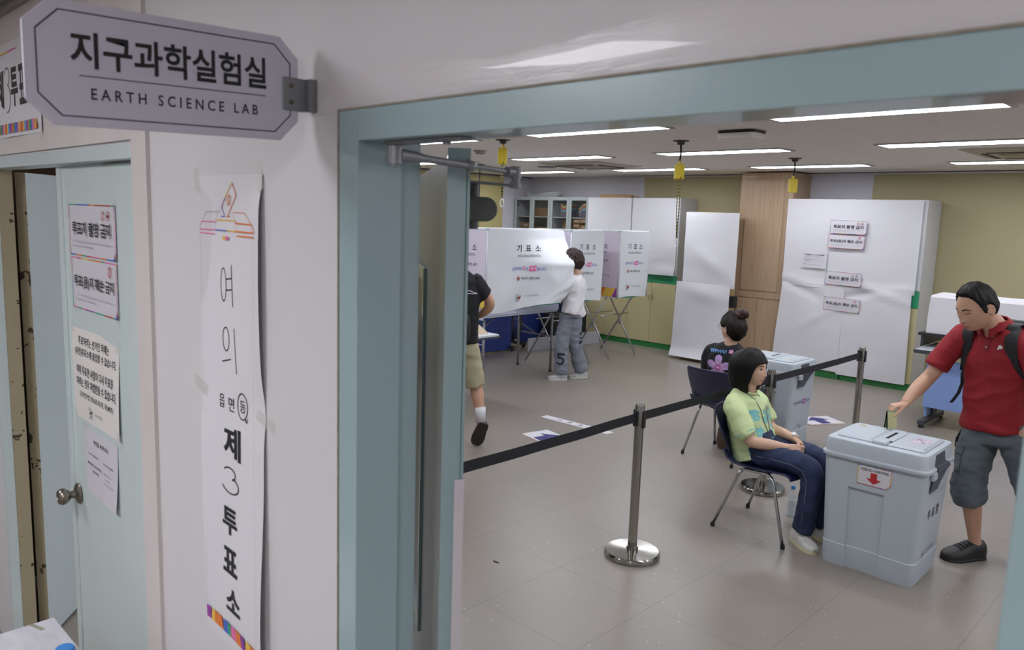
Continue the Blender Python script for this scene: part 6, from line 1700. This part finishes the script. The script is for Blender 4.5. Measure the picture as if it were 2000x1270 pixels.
def maskf(s, q):
    a = (s-.5)*2.2; z = -.085+.085*q
    p = skull(V((math.cos(a), math.sin(a)*.9, z*9)).normalized(), False); p = V((p.x, p.y, p.z))
    d_ = V((math.cos(a)*.09, math.sin(a)*.075, z)).normalized(); p = skull(d_, False)
    return T4(p+d_*(.010+.016*ga(a, .5)*ga(q-.6, .5)))
g.grid(maskf, 20, 10); mk('face_mask', g, mat('teal_face_mask', '#2f8d99', .7), w4, smooth=True, solid=.002)
wt = mat('white_knit_top', '#dedbde', .85, bump=(90, .08))
g = G()
limb(g, [(-5.885, 7.105, .80, .155, .125), (-5.88, 7.12, .90, .158, .125), (-5.88, 7.14, 1.02, .155, .118), (-5.883, 7.155, 1.14, .165, .108), (-5.885, 7.165, 1.21, .140, .086), (-5.888, 7.17, 1.26, .070, .06)], side=r4, n=24, sq=2.4, capr=.1)
limb(g, [(-5.905, 7.25, 1.19, .062), (-5.90, 7.275, 1.14, .062), (-5.885, 7.265, 1.05, .060), (-5.895, 7.19, .985, .056), (-5.945, 7.07, 1.01, .048), (-5.99, 6.97, 1.05, .040)], side=(0, 0, 1), capr=.2)
limb(g, [(-5.86, 7.08, 1.19, .062), (-5.85, 7.0, 1.10, .056), (-5.92, 6.94, 1.09, .050), (-5.99, 6.905, 1.17, .042)], side=(0, 0, 1), capr=.2)
limb(g, [(-5.84, 7.16, .86, .10, .08), (-5.83, 7.20, .78, .085, .07)], side=r4, capr=.3)
mk('long_sleeved_top', remeshed(g, .009, 4, (.013, 4, 4, 5), 4.0), wt, w4, smooth=True)
gj = mat('washed_grey_denim', '#7b808b', .85, bump=(120, .1), var=(6, .5, '#656a76'))
g = G()
limb(g, [(-5.88, 7.115, .93, .115, .09), (-5.885, 7.12, .85, .125, .105), (-5.885, 7.12, .76, .13, .11)], side=r4, n=22, capr=.1)
limb(g, [(-5.92, 7.06, .78, .095, .09), (-5.93, 7.03, .60, .088, .09), (-5.935, 7.00, .42, .080, .084), (-5.93, 6.995, .25, .078, .084), (-5.92, 7.0, .075, .078, .086)], side=r4, n=20, capr=.1)
limb(g, [(-5.87, 7.14, .78, .095, .09), (-5.868, 7.145, .60, .088, .088), (-5.862, 7.165, .42, .080, .082), (-5.848, 7.215, .25, .076, .082), (-5.832, 7.262, .09, .076, .084)], side=r4, n=20, capr=.1)
g4 = remeshed(g, .009, 4, (.012, 4, 4, 9), 6.0)
j4 = mk('wide_jeans', g4, gj, w4, smooth=True); t4 = bvh(g4)
def five(u, v):
    a = .72 < v < .92 and .10 < u < .92
    b = .10 < u < .32 and .50 < v < .9
    dx, dy = (u-.42)/.48, (v-.33)/.30; r = math.hypot(dx, dy)
    c = .52 < r < 1.0 and not (dx < -.15 and dy > -.35 and dy < .25) and not (dx < -.2 and dy > .2 and dy < .25)
    return 'd' if (a or b or (c and not (dx < -.3 and -.3 < dy < .6))) else None
v4 = V((.64, -.77, 0)).normalized(); u4 = V((.77, .64, 0)).normalized()
decal(j4, 'number_five_print', t4, V((-5.925, 6.99, .185))-u4*.058+v4*.3, u4, ZV, .11, .165, 22, 33, five, {'d': mat('print_dark_navy', '#1d2030', .8)}, .0035, -v4)
decal(j4, 'side_print', t4, V((-5.85, 7.17, .44))+u4*.02+v4*.3, u4, ZV, .055, .14, 10, 24, lambda u, v: 'd' if (u > .3 and (v < .25 or v > .75 or abs(v-.5) < .1)) or u > .75 else None, {'d': mat('print_dark_navy', '#1d2030', .8)}, .0035, -v4)
for a, b2 in (((-5.865, 7.045, 0), (-6.02, 6.87, 0)), ((-5.775, 7.315, .005), (-5.915, 7.125, .0))):
    shoe(w4, a, b2, mat('silver_trainer', '#8f9193', .5, var=(35, .8, '#c9c9c9')), mat('grey_white_sole', '#b6b2aa', .6), name='trainer', w_=.048, h_=.066, laces=mat('white_lace', '#d6d4cf', .6))

# ------------------------------------------------------------------ person 5: man at the edge of the door, walking away
m5 = person('person in a black t-shirt and beige shorts walking away beside the open teal door', (-4.75, 4.3, 0))
f5 = unit((-.72, .69, 0)); r5 = f5.cross(ZV)
g = G(); pc = V((-4.752, 4.258, 0))
T5 = add_head(g, pc+f5*.05-r5*.05+V((0, 0, 1.63)), f5, sc=1.0)
Lb = lambda z, a, b, k=0.0, s=0.0: (*(pc+f5*k+r5*s+V((0, 0, z))), a, b)
limb(g, [Lb(1.38, .09, .07, .02), Lb(1.47, .06, .06, .03), Lb(1.56, .055, .055, .045)], side=r5)
limb(g, [Lb(.95, .14, .10), Lb(1.15, .14, .10), Lb(1.32, .14, .09), Lb(1.40, .09, .06)], side=r5)
limb(g, [(-4.645, 4.375, 1.37, .050), (-4.62, 4.42, 1.30, .046), (-4.595, 4.475, 1.215, .042), (-4.63, 4.485, 1.15, .040), (-4.71, 4.47, 1.09, .030, .026)], side=(0, 0, 1))
limb(g, [Lb(1.37, .05, .05, 0, -.19), Lb(1.2, .045, .045, -.02, -.23), Lb(1.08, .04, .04, 0, -.24), Lb(.90, .03, .028, .08, -.22)], side=f5)
hand(g, (-4.71, 4.47, 1.09), (-.8, .1, -.4), (-.4, -.5, 0), (.2, .2, 1), sc=.95)
hand(g, pc+f5*.08-r5*.22+V((0, 0, .90)), f5*.3-ZV, r5, f5, sc=.95)
kR, aR = V((-4.655, 4.40, .50)), V((-4.575, 4.385, .245))
limb(g, [Lb(.86, .085, .085, 0, .09), (*V((-4.67, 4.37, .66)), .075, .08), (*kR, .056, .058), (*kR.lerp(aR, .3), .056, .060), (*kR.lerp(aR, .65), .044, .048), (*aR, .033, .036), (*(aR+V((.01, -.01, -.06))), .034, .038)], side=r5)
kL, aL = V((-4.93, 4.32, .47)), V((-5.03, 4.40, .09))
limb(g, [Lb(.86, .085, .085, 0, -.09), (*kL, .058, .06), (*kL.lerp(aL, .35), .055, .06), (*aL, .034, .038), (*(aL-ZV*.05), .036, .04)], side=r5)
b5 = mk('body', remeshed(g, .006, 3), skin_b, m5, smooth=True)
face_parts(b5, T5, mat('black_brow', '#1d1512', .6), lipm)
mk('hair', xf(hair_cap(zl_man, lambda p, phi: .016, 3.0, .008), T5), hairb, m5, smooth=True)
g = G()
limb(g, [Lb(.875, .178, .130), Lb(.98, .175, .128), Lb(1.12, .176, .126), Lb(1.26, .186, .120), Lb(1.36, .176, .10), Lb(1.43, .13, .08, .01), Lb(1.47, .07, .06, .02)], side=r5, n=26, sq=2.5, capr=.1)
limb(g, [Lb(1.38, .075, .07, 0, .13), (-4.655, 4.365, 1.37, .074), (-4.63, 4.41, 1.30, .070), (-4.612, 4.442, 1.262, .069)], side=(0, 0, 1), capr=.12)
limb(g, [Lb(1.38, .075, .07, 0, -.13), Lb(1.34, .078, .078, 0, -.19), Lb(1.22, .07, .07, -.02, -.225)], side=f5, capr=.12)
g5 = remeshed(g, .009, 4, (.009, 4, 4, 7), 2.0)
te5 = mk('t_shirt', g5, bt2, m5, smooth=True); t5 = bvh(g5)
rs = random.Random(8); sc_ = [(rs.random(), rs.random()) for k in range(14)]
def scrib(u, v):
    for k in range(13):
        a, b2 = sc_[k], sc_[k+1]; ax, ay, bx2, by2 = a[0], a[1], b2[0], b2[1]
        L2 = (bx2-ax)**2+(by2-ay)**2; t = max(0, min(1, ((u-ax)*(bx2-ax)+(v-ay)*(by2-ay))/L2))
        if math.hypot(u-ax-(bx2-ax)*t, v-ay-(by2-ay)*t) < .03: return 'w'
    return None
decal(te5, 'white_script_print', t5, pc-f5*.4+r5*(.0)+V((0, 0, 1.27)), r5, ZV, .16, .10, 60, 34, scrib, {'w': mat('print_white', '#d9cfdb', .7)}, .003, f5)
g = G()
pts = [Lb(1.44, 0, 0, -.02, -.06)[:3], Lb(1.38, 0, 0, -.115, -.05)[:3], Lb(1.25, 0, 0, -.135, -.03)[:3], Lb(1.1, 0, 0, -.14, .0)[:3], Lb(1.0, 0, 0, -.15, .03)[:3]]
limb(g, [(*p, .028, .006) for p in pts], side=r5, capr=0); mk('bag_strap', g, bpm, m5, smooth=True)
g = G(); limb(g, [Lb(1.16, .03, .02, -.16, .02), Lb(1.10, .085, .045, -.17, .02), Lb(.98, .095, .05, -.17, .02), Lb(.92, .08, .04, -.165, .02)], side=r5, sq=3); mk('sling_bag', g, bpm, m5, smooth=True)
kh = mat('beige_cotton_shorts', '#a8a184', .85, bump=(80, .08), var=(4, .2, '#989174'))
g = G(); limb(g, [Lb(.93, .160, .115), Lb(.86, .165, .12), Lb(.80, .165, .12)], side=r5, capr=.1)
limb(g, [Lb(.84, .10, .105, 0, .085), (-4.680, 4.36, .68, .090, .096), (-4.662, 4.385, .54, .085, .09), (-4.655, 4.392, .50, .084, .088)], side=r5, capr=.1)
limb(g, [Lb(.84, .10, .105, 0, -.085), (*V((-4.86, 4.27, .68)), .092, .096), (-4.92, 4.315, .52, .086, .09)], side=r5, capr=.1)
mk('shorts', remeshed(g, .009, 4, (.012, 4, 4, 8), 3.0), kh, m5, smooth=True)
mk('sock', G().tube([aR+V((-.012, .004, .085)), aR+V((0, 0, .03)), aR+V((.008, -.006, -.04))], [.047, .041, .042], 20), mat('white_sock', '#cfcdd0', .85), m5, smooth=True)
lo = mat('black_loafer_leather', '#17171a', .4)
shoe(m5, (-4.515, 4.372, .205), (-4.590, 4.345, .008), lo, mat('dark_sole', '#26221f', .7), name='loafer', w_=.052, h_=.080, up=(-.72, .66, .35), thick=.018)
shoe(m5, (-4.99, 4.33, 0), (-5.14, 4.53, 0), lo, mat('dark_sole', '#26221f', .7), name='loafer', w_=.048, h_=.07)
